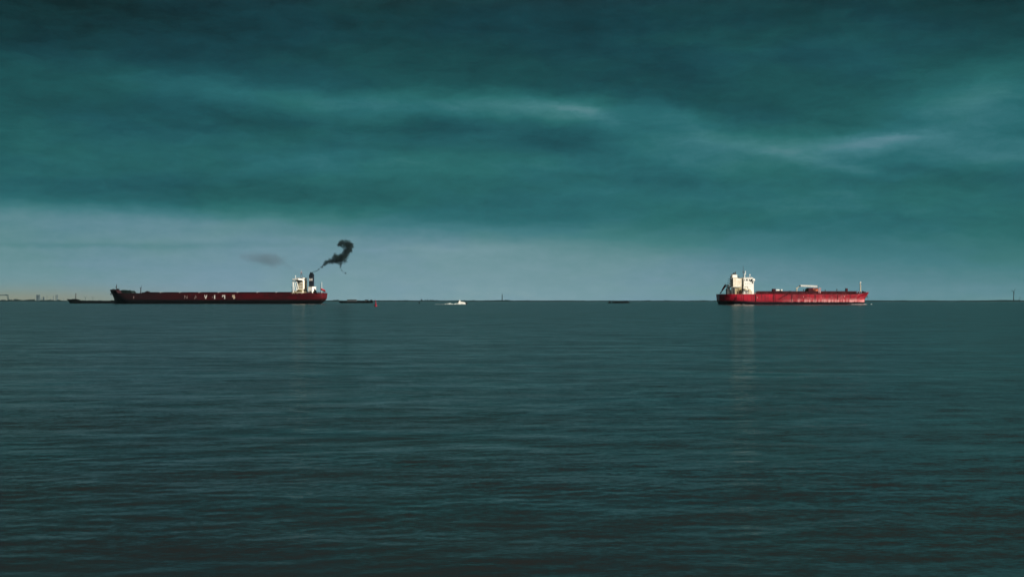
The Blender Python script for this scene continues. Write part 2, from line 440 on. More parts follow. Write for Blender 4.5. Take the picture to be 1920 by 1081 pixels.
# ================================================================== bulk carrier on the left
RED1 = hull_material('maroon_hull_paint', (.088,.0012,.006), (.002,.002,.003), 5.9, 3.0, dirt_shade=(.012,.006,.008), dirt_amt=.45, soft=1.6, bow_shade=(30, 150, .85), rough=.6, spec=.2)
def bulk_carrier():
    r = radians(12)
    fr = Frame(409, 2056, pi-r); th = pi-r
    root = empty('bulk_carrier', (fr.o.x, fr.o.y, 0), th, 'very long dark maroon bulk carrier with white letters on its side and a black funnel', 'cargo ship')
    B = 22.5
    xs = fr.s(613, -10); xb = fr.s(207.5, 0)
    xbw = fr.s(211.5, 0); xsw = fr.s(602, -6)
    zd = fr.z(549.2); zf = fr.z(544.3, xb)
    Lh = xb-xs
    def bow(q): return xbw-3+(xb-xbw+3)*max(0, (q-.25)/.75)**1.5
    def stern(q): return xsw+(xs-xsw)*min(1, max(0, (q-.12)/.38))**0.7
    def half(q): return B*(.92+.08*min(1, q*3))
    def zs(q, t_):
        top = zd+(zf-zd)*min(1, max(0, (t_-.935)/.004))
        top += 0.5*max(0, (t_-.94)/.06)
        return -2+q*(top+2)
    def tb(t_, q):
        a = .90-.03*(1-q); return 1 if t_ < a else max(.02+.10*q*q, 1-((t_-a)/(1-a))**(2.0+1.5*q))
    def tst(t_, q):
        a = .07+.10*(1-q); return 1 if t_ > a else (.50*q**.5+.05)+(1-(.50*q**.5+.05))*sin(pi/2*t_/a)**.8
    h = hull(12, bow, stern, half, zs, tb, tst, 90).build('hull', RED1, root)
    smooth_by_angle(h, 32)
    # deck edge, hatch covers
    zc = fr.z(547.7)
    gaps = [265, 300.3, 336.5, 372.6, 409, 444.6, 481.8, 517.3, 545]
    for a, b_ in zip(gaps[:-1], gaps[1:]):
        x0 = fr.s(b_-1.5, 16); x1 = fr.s(a+1.5, 16)
        mb = MB().box(x0, x1, -16, 16, zd-.2, zc-.7).box(x0-.4, x1+.4, -16.5, 16.5, zc-.69, zc)
        n = 7
        for i in range(1, n):
            xx = x0+(x1-x0)*i/n; mb.box(xx-.15, xx+.15, -16.2, 16.2, zc+.002, zc+.25)
        mb.build('hatch_cover', 'maroon', root)
    for g in gaps[1:-1]:                         # small deck lockers between the hatches
        x = fr.s(g, 14); MB().box(x-.9, x+.9, 8, 14, zd, zc+.15).build('deck_locker', 'white', root)
    MB().rail([(fr.s(p, B), B-.4, zd) for p in (262, 330, 400, 470, 540)], 1.0, 6, .05).build('railing', 'maroon', root)
    # forecastle
    x0 = fr.s(223, 0); zt = fr.z(543, xb)
    mb = MB()
    mb.prism([(fr.s(224, 8), zf-.5), (xb-3, zf), (xb-.6, zt+.2), (xb-2.4, zt+.4), (xb-5, zt-.3), (fr.s(217, 0), zt-.2), (fr.s(221, 0), zt-.6)], -3.5, 3.5)
    mb.prism([(fr.s(222, 12), zf), (fr.s(212, 12), zf), (fr.s(212, 12), zf+1.1), (fr.s(222, 12), zf+.7)], 9, 9.3)
    mb.build('bulwark', RED1, root)
    for px, s_ in ((213, 1.0), (216, .8), (221.5, 1.2)):
        x = fr.s(px, 4); MB().tube((x, 2, zf+1.1*s_), (x, 6, zf+1.1*s_), 1.1*s_, n=10).box(x-.9, x+.9, 2.2, 5.6, zf-.1, zf+1).build('windlass', 'black', root)
    an = MB(); xa = fr.s(207, 6); za = fr.z(550, xb)
    an.box(xa-1.0, xa-.3, 5.0, 5.6, za-1.6, za+2.4).box(xa-1.1, xa-.2, 3.2, 7.4, za-2.0, za-1.1).tube((xa-.6, 5.3, za+2.2), (xa-2.4, 4.2, za+3.2), .35)
    an.build('anchor', 'black', root)
    f = MB(); xm = fr.s(218.6, 0)
    f.tube((xm, 0, zf), (xm, 0, fr.z(532.6, xm)), .75, .28).box(xm-.35, xm+.35, -1.6, 1.6, fr.z(537, xm), fr.z(536.6, xm)).box(xm-.3, xm+1.5, -.5, .5, fr.z(539.2, xm), fr.z(537.8, xm)).box(xm-.2, xm+.2, -.9, .9, fr.z(534.9, xm), fr.z(534.3, xm))
    f.build('foremast', 'black', root)
    # machinery behind the forecastle
    mb = MB()
    prof = [(226.3, 549), (226.3, 545.2), (229.5, 543.2), (232, 544.6), (236, 544.2), (238, 545.1), (243.5, 544.7), (246.2, 547.2), (247.5, 549)]
    mb.prism([fr.xz(a, b_, 7) for a, b_ in prof], -7, 7)
    for i in range(14):
        p = random.uniform(227.5, 244); x, z = fr.xz(p, random.uniform(543.6, 545.2), 6)
        mb.box(x-.5, x+.5, 3, 7.4, zd, z)
    for i in range(6):
        p = 227.5+i*3; x = fr.s(p, 9); mb.tube((x, 9, zd), (x, 9, zd+2+random.random()*1.5), .35)
    mb.build('mooring_machinery', 'green', root)
    # second mast with Y head
    x = fr.s(264, 0); mb = MB()
    mb.tube((x, 0, zd-.2), (x, 0, fr.z(540, x)), .75, .55)
    mb.tube((x, 0, fr.z(541, x)), (fr.s(262.3, 0), 0, fr.z(538, x)), .45, .3).tube((x, 0, fr.z(541, x)), (fr.s(265.4, 0), 0, fr.z(537.4, x)), .45, .28)
    mb.tube((fr.s(265.2, 0), 0, fr.z(538, x)), (fr.s(265.2, 0), 0, fr.z(534, x)), .2, .1)
    mb.build('mast', 'black', root)
    mb = MB(); x0, x1 = fr.s(278, 3), fr.s(272, 3)
    mb.box(x0, x1, -3, 3, zd, fr.z(546.2)).box(x0+1, x0+2.2, -2, 2, zd, fr.z(545.3)).box(x1-2.4, x1-.8, -2, 1, zd, fr.z(545.2))
    mb.build('deck_house', 'black', root)
    # ---- lettering on the port side
    def letter(strokes, p0, p1, tone, y0=553.0, y1=560.0):
        xa, xc = fr.s(p0, B), fr.s(p1, B); za_, zc_ = fr.z(y0, xa, B), fr.z(y1, xa, B)
        m_ = MB()
        for poly in strokes:
            m_.prism([(xa+(xc-xa)*u, zc_+(za_-zc_)*v) for u, v in poly], B+.03, B+.12)
        return m_.build('letter', tone, root)
    wl = mat('white_lettering', (.95,.90,.86), .6, var=.06); fl = mat('peeling_lettering', (.40,.28,.27), .7, var=.5, vscale=.9); cl = mat('stained_lettering', (.80,.66,.50), .6, var=.3, vscale=.7)
    def bar(u0, v0, u1, v1, t_=.16):
        dx, dv = u1-u0, v1-v0; l_ = sqrt(dx*dx+dv*dv); nx, nv = -dv/l_*t_/2*1.0, dx/l_*t_/2
        return [(u0+nx, v0+nv), (u1+nx, v1+nv), (u1-nx, v1-nv), (u0-nx, v0-nv)]
    letter([bar(.08,0,.08,1,.14), bar(.92,.05,.92,1,.16), bar(.1,.95,.9,.1,.14)], 345.8, 351.3, fl, 553.6, 559.8)
    letter([bar(.02,0,.45,1,.15), bar(.48,1,.98,.3,.14), bar(.25,.4,.62,.4,.12)], 364.8, 369.0, fl, 553.6, 560.2)
    letter([bar(.1,1,.5,.04,.24), bar(.9,1,.5,.04,.24)], 383.2, 388.4, wl)
    letter([bar(.5,0,.5,1,.85)], 401.3, 403.6, wl)
    letter([bar(.08,.45,.08,.78,.2), bar(.05,.88,.95,.88,.26), bar(.85,0,.85,.95,.3)], 416.5, 422.2, wl)
    letter([bar(.16,.45,.16,.95,.34), bar(.1,.9,.85,.9,.3), bar(.35,.5,.8,.5,.5), bar(.85,.12,.85,.6,.3), bar(.4,.12,.85,.12,.28)], 435.3, 440.8, cl)
    for px, py, hh in ((250.8, 556.5, 2.6), (250.6, 559.0, .8), (398.4, 556.5, 2.0)):
        x, z = fr.xz(px, py, B); MB().box(x-.45, x+.45, B+.03, B+.1, z-hh/2, z+hh/2).build('draught_mark', fl, root)
    # ---- superstructure
    W = 7.0; D0 = zd
    hx1 = fr.s(557.6, W); hx0 = fr.s(568.0, W)
    zb = fr.z(524.8, hx0)
    house = MB().box(hx0, hx1, -W, W, D0-.2, zb)
    house.box(hx0-.5, hx1+4.5, -12, 12, D0-.3, D0+3.0)
    hs = house.build('accommodation_block', 'rustwhite', root)
    nd = 7; dz = (zb-D0-3.2)/nd
    for k in range(nd):
        z = D0+3.2+dz*k
        MB().box(hx0-.6, hx1+.9, -W-.9, W+.9, z-.12, z+.12).build('deck_ledge', 'rustwhite', root)
        if k >= 1:
            for i in range(4):
                x = hx0+(hx1-hx0)*(i+.6)/4.2
                MB().box(x-.62, x+.62, W-.05, W+.06, z+dz*.42, z+dz*.82).build('window', 'window', hs)
    # bridge with wings
    bz0, bz1 = fr.z(524.9, hx0), fr.z(522.4, hx0)
    br = MB().box(hx0+1.0, hx1+1.6, -W-1, B, bz0, bz1).build('bridge_wing', 'white', root)
    wh = MB().box(hx0-.6, hx1+.6, -9, 9, bz1+.002, fr.z(521.2, hx0)).box(hx0-.9, hx1+.9, -9.4, 9.4, fr.z(521.2, hx0)+.002, fr.z(520.7, hx0)).build('wheelhouse', 'white', root)
    for i in range(5):
        x = hx0+(hx1-hx0)*(i+.5)/5
        MB().box(x-.8, x+.8, 8.98, 9.06, bz1+.15, bz1+.8).build('window', 'window', wh)
    MB().box(hx0+.6, hx1+1.0, W+.2, 12, fr.z(528.0, hx0), bz0-.002).build('bridge_underside', 'steel', root)
    for (a, pa, ya), (b_, pb, yb) in (((20.5, 549.0, 525.2), (20.5, 549.6, 549)), ((19, 551.6, 525.2), (8, 558.0, 549.4)), ((14, 555.6, 526), (8.5, 559.6, 541)), ((20.5, 549.2, 526), (10, 553.5, 549))):
        x0, z0 = fr.xz(pa, ya, a); x1, z1 = fr.xz(pb, yb, b_)
        MB().tube((x0, a, z0), (x1, b_, z1), .55, n=6).build('wing_support', 'white', root)
    # lower clutter: ladder, lifeboat, rails
    x, z = fr.xz(562, 545, 15)
    lb = MB().ball((x, 15, z), 1.9, 10, .85, sx=2.4).build('lifeboat', 'olive', root, True)
    MB().box(x-.8, x+1.2, 14.4, 15.6, z+1.1, z+2.2).build('canopy', 'cream', lb)
    for q_ in (-3.2, 3.2): MB().tube((x+q_, 13, D0), (x+q_, 16, z+2.5), .25, n=6).build('davit', 'white', lb)
    MB().tube((fr.s(545.2, 21), 21, D0), (fr.s(548.8, 21), 21, fr.z(543, hx1)), .28).tube((fr.s(546, 21), 21, fr.z(537, hx1)), (fr.s(549, 21), 21, fr.z(547, hx1)), .25).build('gangway', 'steel', root)
    MB().rail([(fr.s(546.5, 20), 20.2, D0), (fr.s(575, 20), 20.2, D0)], 1.6, 1.7, .12).rail([(fr.s(549, 14), 14.2, D0), (fr.s(572, 14), 14.2, D0)], 2.8, 2.0, .12).build('railing', 'cream', root)
    for p in (548, 552, 557, 566):
        x = fr.s(p, B); MB().box(x-.35, x+.35, B-.5, B+.05, D0-1.4, D0+.2).build('fairlead', 'cream', root)
    # masts above the bridge
    x = fr.s(565, 0); zt_ = fr.z(520.7, hx0)
    mb = MB().tube((fr.s(563.4, 0), 0, zt_), (fr.s(564.6, 0), 0, fr.z(509.5, x)), .28, .2, 5).tube((fr.s(567.6, 0), 0, zt_), (fr.s(565.2, 0), 0, fr.z(509.5, x)), .28, .2, 5)
    mb.box(fr.s(566.4, 0), fr.s(562.8, 0), -1.2, 1.2, fr.z(511.2, x), fr.z(510.4, x)).tube((x, 0, fr.z(509.5, x)), (x, 0, fr.z(506, x)), .15)
    mb.box(fr.s(565.9, 0), fr.s(564.3, 0), -.6, .6, fr.z(514.6, x), fr.z(513.6, x)).build('radar_mast', 'pink', root)
    x = fr.s(554, 15); MB().tube((x, 15, bz1), (x, 15, fr.z(517, x)), .28).ball((x, 15, fr.z(517.5, x)), .7).build('antenna', 'white', root)
    x = fr.s(571.3, 2); MB().tube((x, 2, zt_), (x, 2, fr.z(519.5, x)), .3).ball((x, 2, fr.z(520, x)), .6).build('antenna', 'steel', root)
    x = fr.s(575.2, 0); MB().tube((x, 0, D0), (x, 0, fr.z(523.4, x)), .7, .5).ball((x, 0, fr.z(523.2, x)), .7).build('vent_pipe', 'steel', root)
    # engine casing and funnel
    wc = 8; cx1 = fr.s(577.6, wc); cx0 = cx1-6.2; zc1 = fr.z(537.6, cx0)
    MB().box(cx0, cx1, -wc, wc, D0-.2, zc1).box(cx0-.3, cx1+.3, -wc-.3, wc+.3, zc1+.002, zc1+.35).box(cx0+2, cx0+3.6, -1, 1, zc1+.36, fr.z(534, cx0)).build('engine_casing', 'white', root)
    fw = 3.0; f0, f1 = fr.s(586.4, fw), fr.s(579.2, fw)
    z0, z1 = zc1+.35, fr.z(510.8, f0)
    fz = fr.z(515.8, f0)
    fn = MB().prism([(f0, z0), (f1, z0), (f1, fz), (fr.s(581.2, fw), z1-.8), (fr.s(582.6, fw), z1), (fr.s(584.0, fw), z1-.6), (f0, fz+.8)], -fw, fw).build('funnel', 'navy', root)
    lz = fr.z(523.9, f0); lm = MB()
    a, b_ = fr.s(581.1, fw), fr.s(584.9, fw)
    for c0 in (a, b_): lm.box(c0-.62, c0+.62, fw+.02, fw+.09, lz-1.7, lz+1.7)
    lm.box(a, b_, fw+.02, fw+.085, lz-.35, lz+.35)
    lm.build('emblem', wl, fn)
    ex = MB()
    for i, p in enumerate((581.9, 583.3)):
        x = fr.s(p, 0); ex.tube((x, 0, z1-1), (x, 0, z1+.9-.5*i), .45, n=8)
    ex.build('exhaust_pipe', 'black', fn)
    # stern gear
    for p, s_ in ((588.2, 2.4), (589.9, 5.8), (591.4, 4.2), (593, 1.6)):
        x = fr.s(p, 12); MB().box(x-.7, x+.7, 10, 13, D0, D0+s_).build('stern_winch', 'green', root)
    for p in (589, 594, 596.3, 598, 600.2, 605, 607, 609.5):
        x = fr.s(p, 18 if p < 600 else 10); MB().box(x-.35, x+.35, (18 if p < 600 else 10)-.6, (18 if p < 600 else 10)+.2, D0, D0+1.2).build('bollard', 'maroon', root)
    MB().rail([(fr.s(588, 20), 19.8, D0), (fr.s(603, 17), 16.6, D0), (fr.s(610, 9), 9, D0)], 1.3, 3, .07).build('railing', 'maroon', root)
    x = fr.s(603.4, 0); MB().tube((x, 0, D0), (x, 0, fr.z(528.4, x)), .32, .2).build('ensign_mast', 'white', root)
    x2 = fr.s(601.2, 0); MB().tube((x2, 0, D0), (x2, 0, fr.z(531, x)), .25, .15).build('flagstaff', 'maroon', root)
    fl_ = MB(); n = 10; pts = []
    for i in range(n+1):
        t_ = i/n; pa, ya, yb = 601.0+9.4*t_, 539.4+4.6*t_**1.2, 543.0+5.0*t_
        wv = 0.5*sin(t_*7)
        xa, za_ = fr.xz(pa, ya, 0); _, zb_ = fr.xz(pa, yb, 0)
        pts.append(((xa, wv, za_), (xa, wv+.3, zb_)))
    vs = [p for q_ in pts for p in q_]
    fl_.add(vs, [(2*i, 2*i+1, 2*i+3, 2*i+2) for i in range(n)])
    fo = fl_.build('flag', 'brightred', root, True)
    so_ = fo.modifiers.new('thickness', 'SOLIDIFY'); so_.thickness = .05
    return fr
fr1 = bulk_carrier()

# ================================================================== tanker on the right
RED2 = hull_material('red_hull_paint', (.38,.006,.024), (.006,.005,.009), 2.8, 3.2, streak_sheen=(2.4, 7.5, (.72,.34,.34), .9, -25, 15), dirt_shade=(.10,.006,.015), dirt_amt=.8, rough=.38, spec=.4, aft=(-70, -35, 1.3))
def tanker():
    r = radians(6)
    fr = Frame(1488, 1566, r)
    root = empty('tanker_ship', (fr.o.x, fr.o.y, 0), r, 'bright red tanker with a white wheelhouse block aft and a deck full of red pipework', 'tanker')
    B = 14.0
    xs = fr.s(1347.8, -4); xb = fr.s(1629.3, 0); xbw = fr.s(1621, 0); xsw = fr.s(1354, -6)
    zd = fr.z(551.3); zf = fr.z(547.4, xb)
    def bow(q): return xbw+(xb-xbw)*max(0, (q-.50)/.50)**.9+(fr.s(1625.5, 0)-xbw)*max(0, 1-q/.18)
    def stern(q): return xsw+(xs-xsw)*min(1, max(0, (q-.05)/.40))**.6
    def half(q): return B*(.90+.10*min(1, q*3))
    def zs(q, t_):
        top = zd+(zf-zd)*max(0, (t_-.88)/.12)**1.3
        return -2+q*(top+2)
    def tb(t_, q):
        a = .86-.05*(1-q); return 1 if t_ < a else max(.02, 1-((t_-a)/(1-a))**(1.8+1.2*q))
    def tst(t_, q):
        a = .09+.15*(1-q); m0 = .50*q**.5+.05
        return 1 if t_ > a else m0+(1-m0)*sin(pi/2*t_/a)**.8
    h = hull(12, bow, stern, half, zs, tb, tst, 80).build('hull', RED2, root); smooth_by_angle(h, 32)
    # weld and fender lines
    for p, wd, y0 in ((1381, .14, 567), (1394.3, .20, 567), (1416.5, .75, 568), (1450, .28, 566), (1453.4, .2, 566), (1484.3, .3, 566), (1528.3, .35, 565), (1570.4, .3, 562)):
        x = fr.s(p, -B); MB().box(x-wd, x+wd, -B-.10, -B+.3, fr.z(y0, x), zd-.4).build('hull_rib', 'deckred', root)
    gw = MB(); x0, z0 = fr.xz(1461.5, 560.5, -B-.5); x1, z1 = fr.xz(1477, 552, -B-.5)
    gw.add([(x0, -B-.9, z0), (x1, -B-.9, z1), (x1, -B-.12, z1), (x0, -B-.12, z0), (x0, -B-.9, z0+.8), (x1, -B-.9, z1+.8), (x1, -B-.12, z1+.8), (x0, -B-.12, z0+.8)], [(3,2,1,0),(4,5,6,7),(0,1,5,4),(1,2,6,5),(2,3,7,6),(3,0,4,7)])
    gw.build('accommodation_ladder', 'deckred', root)
    for p, y in ((1420, 557.6), (1506.6, 556.2), (1583.5, 555.4)):
        x, z = fr.xz(p, y, -B); MB().box(x-.30, x+.30, -B-.10, -B-.02, z-.75, z+.75).build('draught_mark', 'pink', root)
    # ---- deck pipework
    pw = MB()
    for i, (wy, zz, rr) in enumerate(((-9, 2.2, .35), (-7.4, 2.4, .4), (-5.4, 2.6, .45), (-3.6, 2.7, .4), (-1, 2.8, .5), (1, 2.8, .5), (3.6, 2.6, .4), (6.2, 2.4, .4))):
        pw.tube((fr.s(1419, wy), wy, zd+zz), (fr.s(1606, wy), wy, zd+zz), rr, n=6)
    pw.build('deck_pipe', 'deckred', root)
    wk = MB(); wk.box(fr.s(1417, 0), fr.s(1608, 0), -1.4, 1.4, zd+2.9, zd+3.15)
    wk.rail([(fr.s(1418, -1.4), -1.4, zd+3.15), (fr.s(1607, -1.4), -1.4, zd+3.15)], 1.0, 3, .05)
    wk.build('catwalk', 'maroon', root)
    sp = MB()
    for i in range(44):
        p = 1420+i*4.3; x = fr.s(p, -6); hgt = random.uniform(1.6, 3.2)
        sp.box(x-.25, x+.25, -11.5, 7, zd-.3, zd+hgt*.55).tube((x+.8, -10.5, zd-.2), (x+.8, -10.5, zd+random.uniform(.8, 2.6)), .3, n=6)
        if random.random() < .5: sp.box(x-.8, x+.9, -9.6, -6, zd-.2, zd+hgt)
    sp.box(fr.s(1417, -8), fr.s(1600, -8), -9.5, 9.5, zd-.3, zd+2.0)
    sp.build('pipe_support', 'deckred', root)
    MB().rail([(fr.s(1418, -B), -B+.3, zd), (fr.s(1590, -B), -B+.3, zd)], 1.1, 3.0, .05).build('railing', 'red', root)
    # short dark posts
    for p, y in ((1417.5, 546.0), (1506.8, 542.3), (1547.3, 543.3), (1569, 541.6), (1481, 545), (1462, 545.2)):
        x = fr.s(p, -5); z = fr.z(y, x); MB().tube((x, -5, zd), (x, -5, z-.6), .35).box(x-.5, x+.5, -5.5, -4.5, z-.9, z).build('vent_post', 'black', root)
    def blk(name, m_, p0, p1, y0, y1, w0, w1, tx=0):
        wn_ = min(w0, w1); a, b_ = fr.s(p0, wn_), fr.s(p1, wn_)
        z_ = fr.z(y0, a) if y0 < 551 else zd-.2
        return MB().box(a, b_, w0, w1, fr.z(y1, a) if y1 < 551 else zd-.2, fr.z(y0, a), tx=tx).build(name, m_, root)
    blk('manifold_house', 'deckred', 1449.4, 1454.2, 541.2, 551.5, -8, -3)
    t1 = MB()
    for p0, p1 in ((1455, 1461.5), (1464, 1466.8)):
        a, b_ = fr.s(p0, -4), fr.s(p1, -4); z = fr.z(543.9, a)
        t1.tube((a, -4, z), (b_, -4, z), .95, n=10)
    t1.build('deck_tank', 'white', root)
    MB().box(fr.s(1456, -4), fr.s(1466, -4), -4.6, -3.4, zd, fr.z(545.5)).build('tank_cradle', 'deckred', root)
    blk('vent_post', 'black', 1462.3, 1463.4, 542.4, 547, -4.4, -3.8)
    blk('pump_house', 'deckred', 1516, 1524.3, 539.6, 551.5, -7, 1)
    blk('pump_house', 'orange', 1524.6, 1534.2, 539.9, 545.9, -6.5, 1)
    blk('locker', 'deckred', 1524.6, 1534.2, 546, 551.5, -6.4, 1)
    blk('locker', 'olive', 1511.6, 1515.8, 541, 547.4, -5, 0, .5)
    blk('locker', 'deckred', 1586.3, 1589.7, 540.4, 551.5, -4, -1)
    # gantry, pink-white A frame
    g = MB()
    for a, b_ in ((1534.3, 1536.0), (1537.5, 1536.0), (1537.8, 1538.9)):
        x0, z0 = fr.xz(a, 550.4, -10); x1, z1 = fr.xz(b_, 539, -10); g.tube((x0, -10, z0), (x1, -10, z1), .42, .3, 6)
    g.tube((fr.s(1536, -10), -10, fr.z(539)), (fr.s(1536, 4), 4, fr.z(539)), .35)
    g.build('hose_gantry', 'pink', root)
    # hose crane
    cr = MB(); w0 = -2
    x0, z0 = fr.xz(1493.8, 551, w0); _, z1 = fr.xz(1493.8, 541, w0)
    cr.tube((x0, w0, z0), (x0, w0, z1), .75, .6, 8)
    x1, z2 = fr.xz(1500, 534.5, w0)
    cr.tube((x0, w0, z1), (x1, w0, z2), .5, .35, 6).tube((x0, w0, z1), (x0-.6, w0, fr.z(539.6, x0)), .6)
    cpost = cr.build('crane_post', 'beige', root)
    x2, z3 = fr.xz(1532.4, 536.6, w0); x3, z4 = fr.xz(1500.8, 535.4, w0)
    cb = MB().add([], [])
    for dz_ in (-.62, .62):
        cb.tube((x3, w0-.6, z4+dz_), (x2, w0-.6, z3+dz_), .26, n=6).tube((x3, w0+.6, z4+dz_), (x2, w0+.6, z3+dz_), .26, n=6)
    n = 12
    for i in range(n):
        a = i/n; b_ = (i+1)/n; A_ = Vector((x3, w0-.6, z4)).lerp(Vector((x2, w0-.6, z3)), a); B_ = Vector((x3, w0-.6, z4)).lerp(Vector((x2, w0-.6, z3)), b_)
        s_ = .62 if i % 2 else -.62
        cb.tube(A_+Vector((0,0,s_)), B_+Vector((0,0,-s_)), .2, n=5)
    cb.box(x3+1, x2-.5, w0-.3, w0+.3, (z3+z4)/2-.15, (z3+z4)/2+.45)
    jib = cb.build('crane_jib', 'white', root)
    MB().box(x3-1, x3, w0-.9, w0+.9, z4-.9, z4+.6).build('crane_head', 'steel', root)
    MB().box(x2, x2+.7, w0-.6, w0+.6, z3-.6, z3+.8).build('crane_hook', 'steel', root)
    # foremast
    x = fr.s(1613.2, 0); zf_ = fr.z(548.5, x)
    fm = MB().tube((x, 0, zf_), (x, 0, fr.z(531.5, x)), .85, .45, 8).box(x-.9, x+.9, -1.2, 1.2, fr.z(536.7, x), fr.z(536, x)).box(x-1.0, x-.1, -.5, .5, fr.z(532.2, x), fr.z(530.8, x)).build('foremast', 'beige', root)
    MB().ball((x+.1, 0, fr.z(529.3, x)), .75, 10, 1.2).tube((x, 0, fr.z(531, x)), (x, 0, fr.z(527.5, x)), .2).build('lamp', 'white', fm)
    for p, s_ in ((1617.5, 1.5), (1619, 1.0), (1622, .8), (1609.5, .8), (1605, .7)):
        x = fr.s(p, -2); MB().box(x-.5, x+.5, -3, -1, zf-2, zf+s_-.3).build('windlass', 'maroon', root)
    MB().rail([(fr.s(1600, -6), -6, zf-1), (fr.s(1616, -3), -3, zf-.3), (xb-1, -.5, zf)], 1.0, 2, .06).build('railing', 'red', root)
    xa = fr.s(1625.2, -1.5); za = fr.z(555.4, xa)
    MB().box(xa-.3, xa+.3, -2.6, -2.2, za-1, za+1.3).box(xa-.4, xa+.4, -3.3, -1.5, za-1.3, za-.7).tube((xa+1.2, -2.4, za+.8), (fr.s(1627.4, -2.4), -2.4, fr.z(567.5, xa)), .12).build('anchor', 'black', root)
    # ---- aft superstructure
    W = 9.0; zb = fr.z(538.2)
    up = blk('engine_casing', 'rustwhite', 1374.6, 1390.6, 521.8, 538.0, -W, 4)
    lo = blk('casing_gallery', 'cream', 1377.5, 1390.4, 538.9, 552, -W+.6, 6)
    blk('gallery_deck', 'grey', 1370.5, 1390.8, 537.7, 538.8, -W-.6, 7)
    for p in (1372.5, 1376.2, 1380.2, 1383.5, 1386.6, 1389.8):
        x = fr.s(p, -W); MB().tube((x, -W-.2, zd), (x, -W-.2, zb), .28, n=6).build('gallery_column', 'grey' if p < 1378 else 'cream', root)
    for p in (1382.0, 1387.8):
        x = fr.s(p, -W+.6); MB().box(x-.4, x+.4, -W+.45, -W+.58, zd, zd+3.5).build('door', 'steel', lo)
    for k, (p0, y) in enumerate(((1370, 522.5), (1369, 526), (1368, 530), (1367, 534))):
        blk('aft_platform', 'grey', p0, 1374.5, y, y+.7, -W+1, 3)
    x = fr.s(1369.3, -4); MB().tube((fr.s(1367.2, -6), -6, fr.z(538)), (fr.s(1370.6, -6), -6, fr.z(521)), .25).tube((fr.s(1371.3, -6), -6, fr.z(538)), (fr.s(1371.8, -6), -6, fr.z(513)), .28).build('aft_ladder', 'grey', root)
    blk('locker', 'maroon', 1370.2, 1372, 518, 522.8, -5, -3)
    fn = blk('funnel', 'white', 1373.4, 1382.3, 514.8, 520.3, -5, 2)
    blk('funnel_base', 'beige', 1374, 1384, 520.3, 521.8, -5.6, 2)
    for p, y in ((1375.6, 511.4), (1378.6, 509.8)):
        x = fr.s(p, -2); ex = MB().tube((x-.2, -2, fr.z(514.8)), (x+.2, -2, fr.z(y)), .8, .65, 8).build('exhaust_pipe', 'black', root)
    blk('exhaust_collar', 'black', 1374.4, 1379.8, 513.3, 514.8, -3.6, 0)
    x = fr.s(1385.3, -5); MB().tube((x, -5, fr.z(521.8)), (x, -5, fr.z(519)), .45).box(x-.7, x+.4, -5.4, -4.6, fr.z(519), fr.z(518)).build('vent_post', 'black', root)
    # aft mooring deck clutter
    cl = MB()
    for p, y, ww in ((1364.5, 541, 1.0), (1366, 533.2, .35), (1368, 536.3, .3), (1369.5, 543, .8), (1372, 545, .6), (1367.5, 546, .7)):
        x = fr.s(p, -7); cl.box(x-ww, x+ww*.4, -8, -3, zd-.1, fr.z(y, x))
    cl.box(fr.s(1364, -7), fr.s(1371, -7), -8.5, 3, fr.z(538.6), fr.z(537.8)).box(fr.s(1364, -7), fr.s(1377, -7), -8.5, 3, fr.z(543.8), fr.z(543.2))
    cl.build('mooring_gear', 'steel', root)
    MB().rail([(fr.s(1352, -6), -6, zd), (fr.s(1362, -10), -10.4, zd), (fr.s(1378, -13), -12.8, zd)], 1.1, 2, .06).build('railing', 'maroon', root)
    # free fall lifeboat on its ramp
    x0, z0 = fr.xz(1350.8, 549.5, -2); x1, z1 = fr.xz(1361.5, 534.8, -2)
    ra = MB()
    for ww in (-3.2, -1.0): ra.tube((x0, ww, z0), (x1, ww, z1), .22, n=6)
    for a in (.0, .35, .7, 1.0):
        p = Vector((x0, 0, z0)).lerp(Vector((x1, 0, z1)), a); ra.tube((p.x, -3.2, p.z), (p.x, -1, p.z), .15, n=5)
    for p, y in ((1350, 547), (1352, 546), (1362.5, 533)):
        xx = fr.s(p, -2); ra.tube((xx, -2, zd), (xx, -2, fr.z(y, xx)), .22, n=6)
    lr = ra.build('lifeboat_ramp', 'steel', root)
    lbm = MB(); A_ = Vector((x0+1.4, -2.1, z0+2.3)); B_ = Vector((x1-.3, -2.1, z1+.9)); d_ = (B_-A_)
    for i in range(8):
        t0, t1_ = i/8, (i+1)/8
        rad = lambda t_: .15+.85*sin(pi*min(1, max(0, t_*.92+.04)))**.6
        lbm.tube(A_+d_*t0, A_+d_*t1_, rad(t0), rad(t1_), 10)
    lbm.build('lifeboat', 'brightred', root)
    MB().tube((x0+.9, -2.2, z0+2.7), (x1-.9, -2.2, z1+2.3), .22, n=6).build('davit', 'pink', root)
    # ---- accommodation block with bridge
    W2 = 9.0
    hb = blk('accommodation_block', 'white', 1395.0, 1413.4, 526.6, 552, -W2, 5)
    bz0, bz1 = fr.z(526.4), fr.z(521.3)
    a, b_ = fr.s(1395.0, -W2), fr.s(1411.5, -W2)
    bh = MB().box(a-.2, b_, -W2-.1, 5.2, bz0, bz1).box(a-.5, b_+.4, -W2-.5, 5.6, bz1+.002, bz1+.5).build('bridge', 'white', root)
    for p0, p1 in ((1395.6, 1396.5), (1398.7, 1400.1), (1400.5, 1401.9), (1404.3, 1406.0), (1408, 1409.8)):
        xa_, xb_ = fr.s(p0, -W2), fr.s(p1, -W2)
        MB().box(xa_, xb_, -W2-.17, -W2-.08, fr.z(526.1), fr.z(523.4)).build('window', 'window', bh)
    x0, x1 = fr.s(1411.2, -10.8), fr.s(1415.8, -10.8)
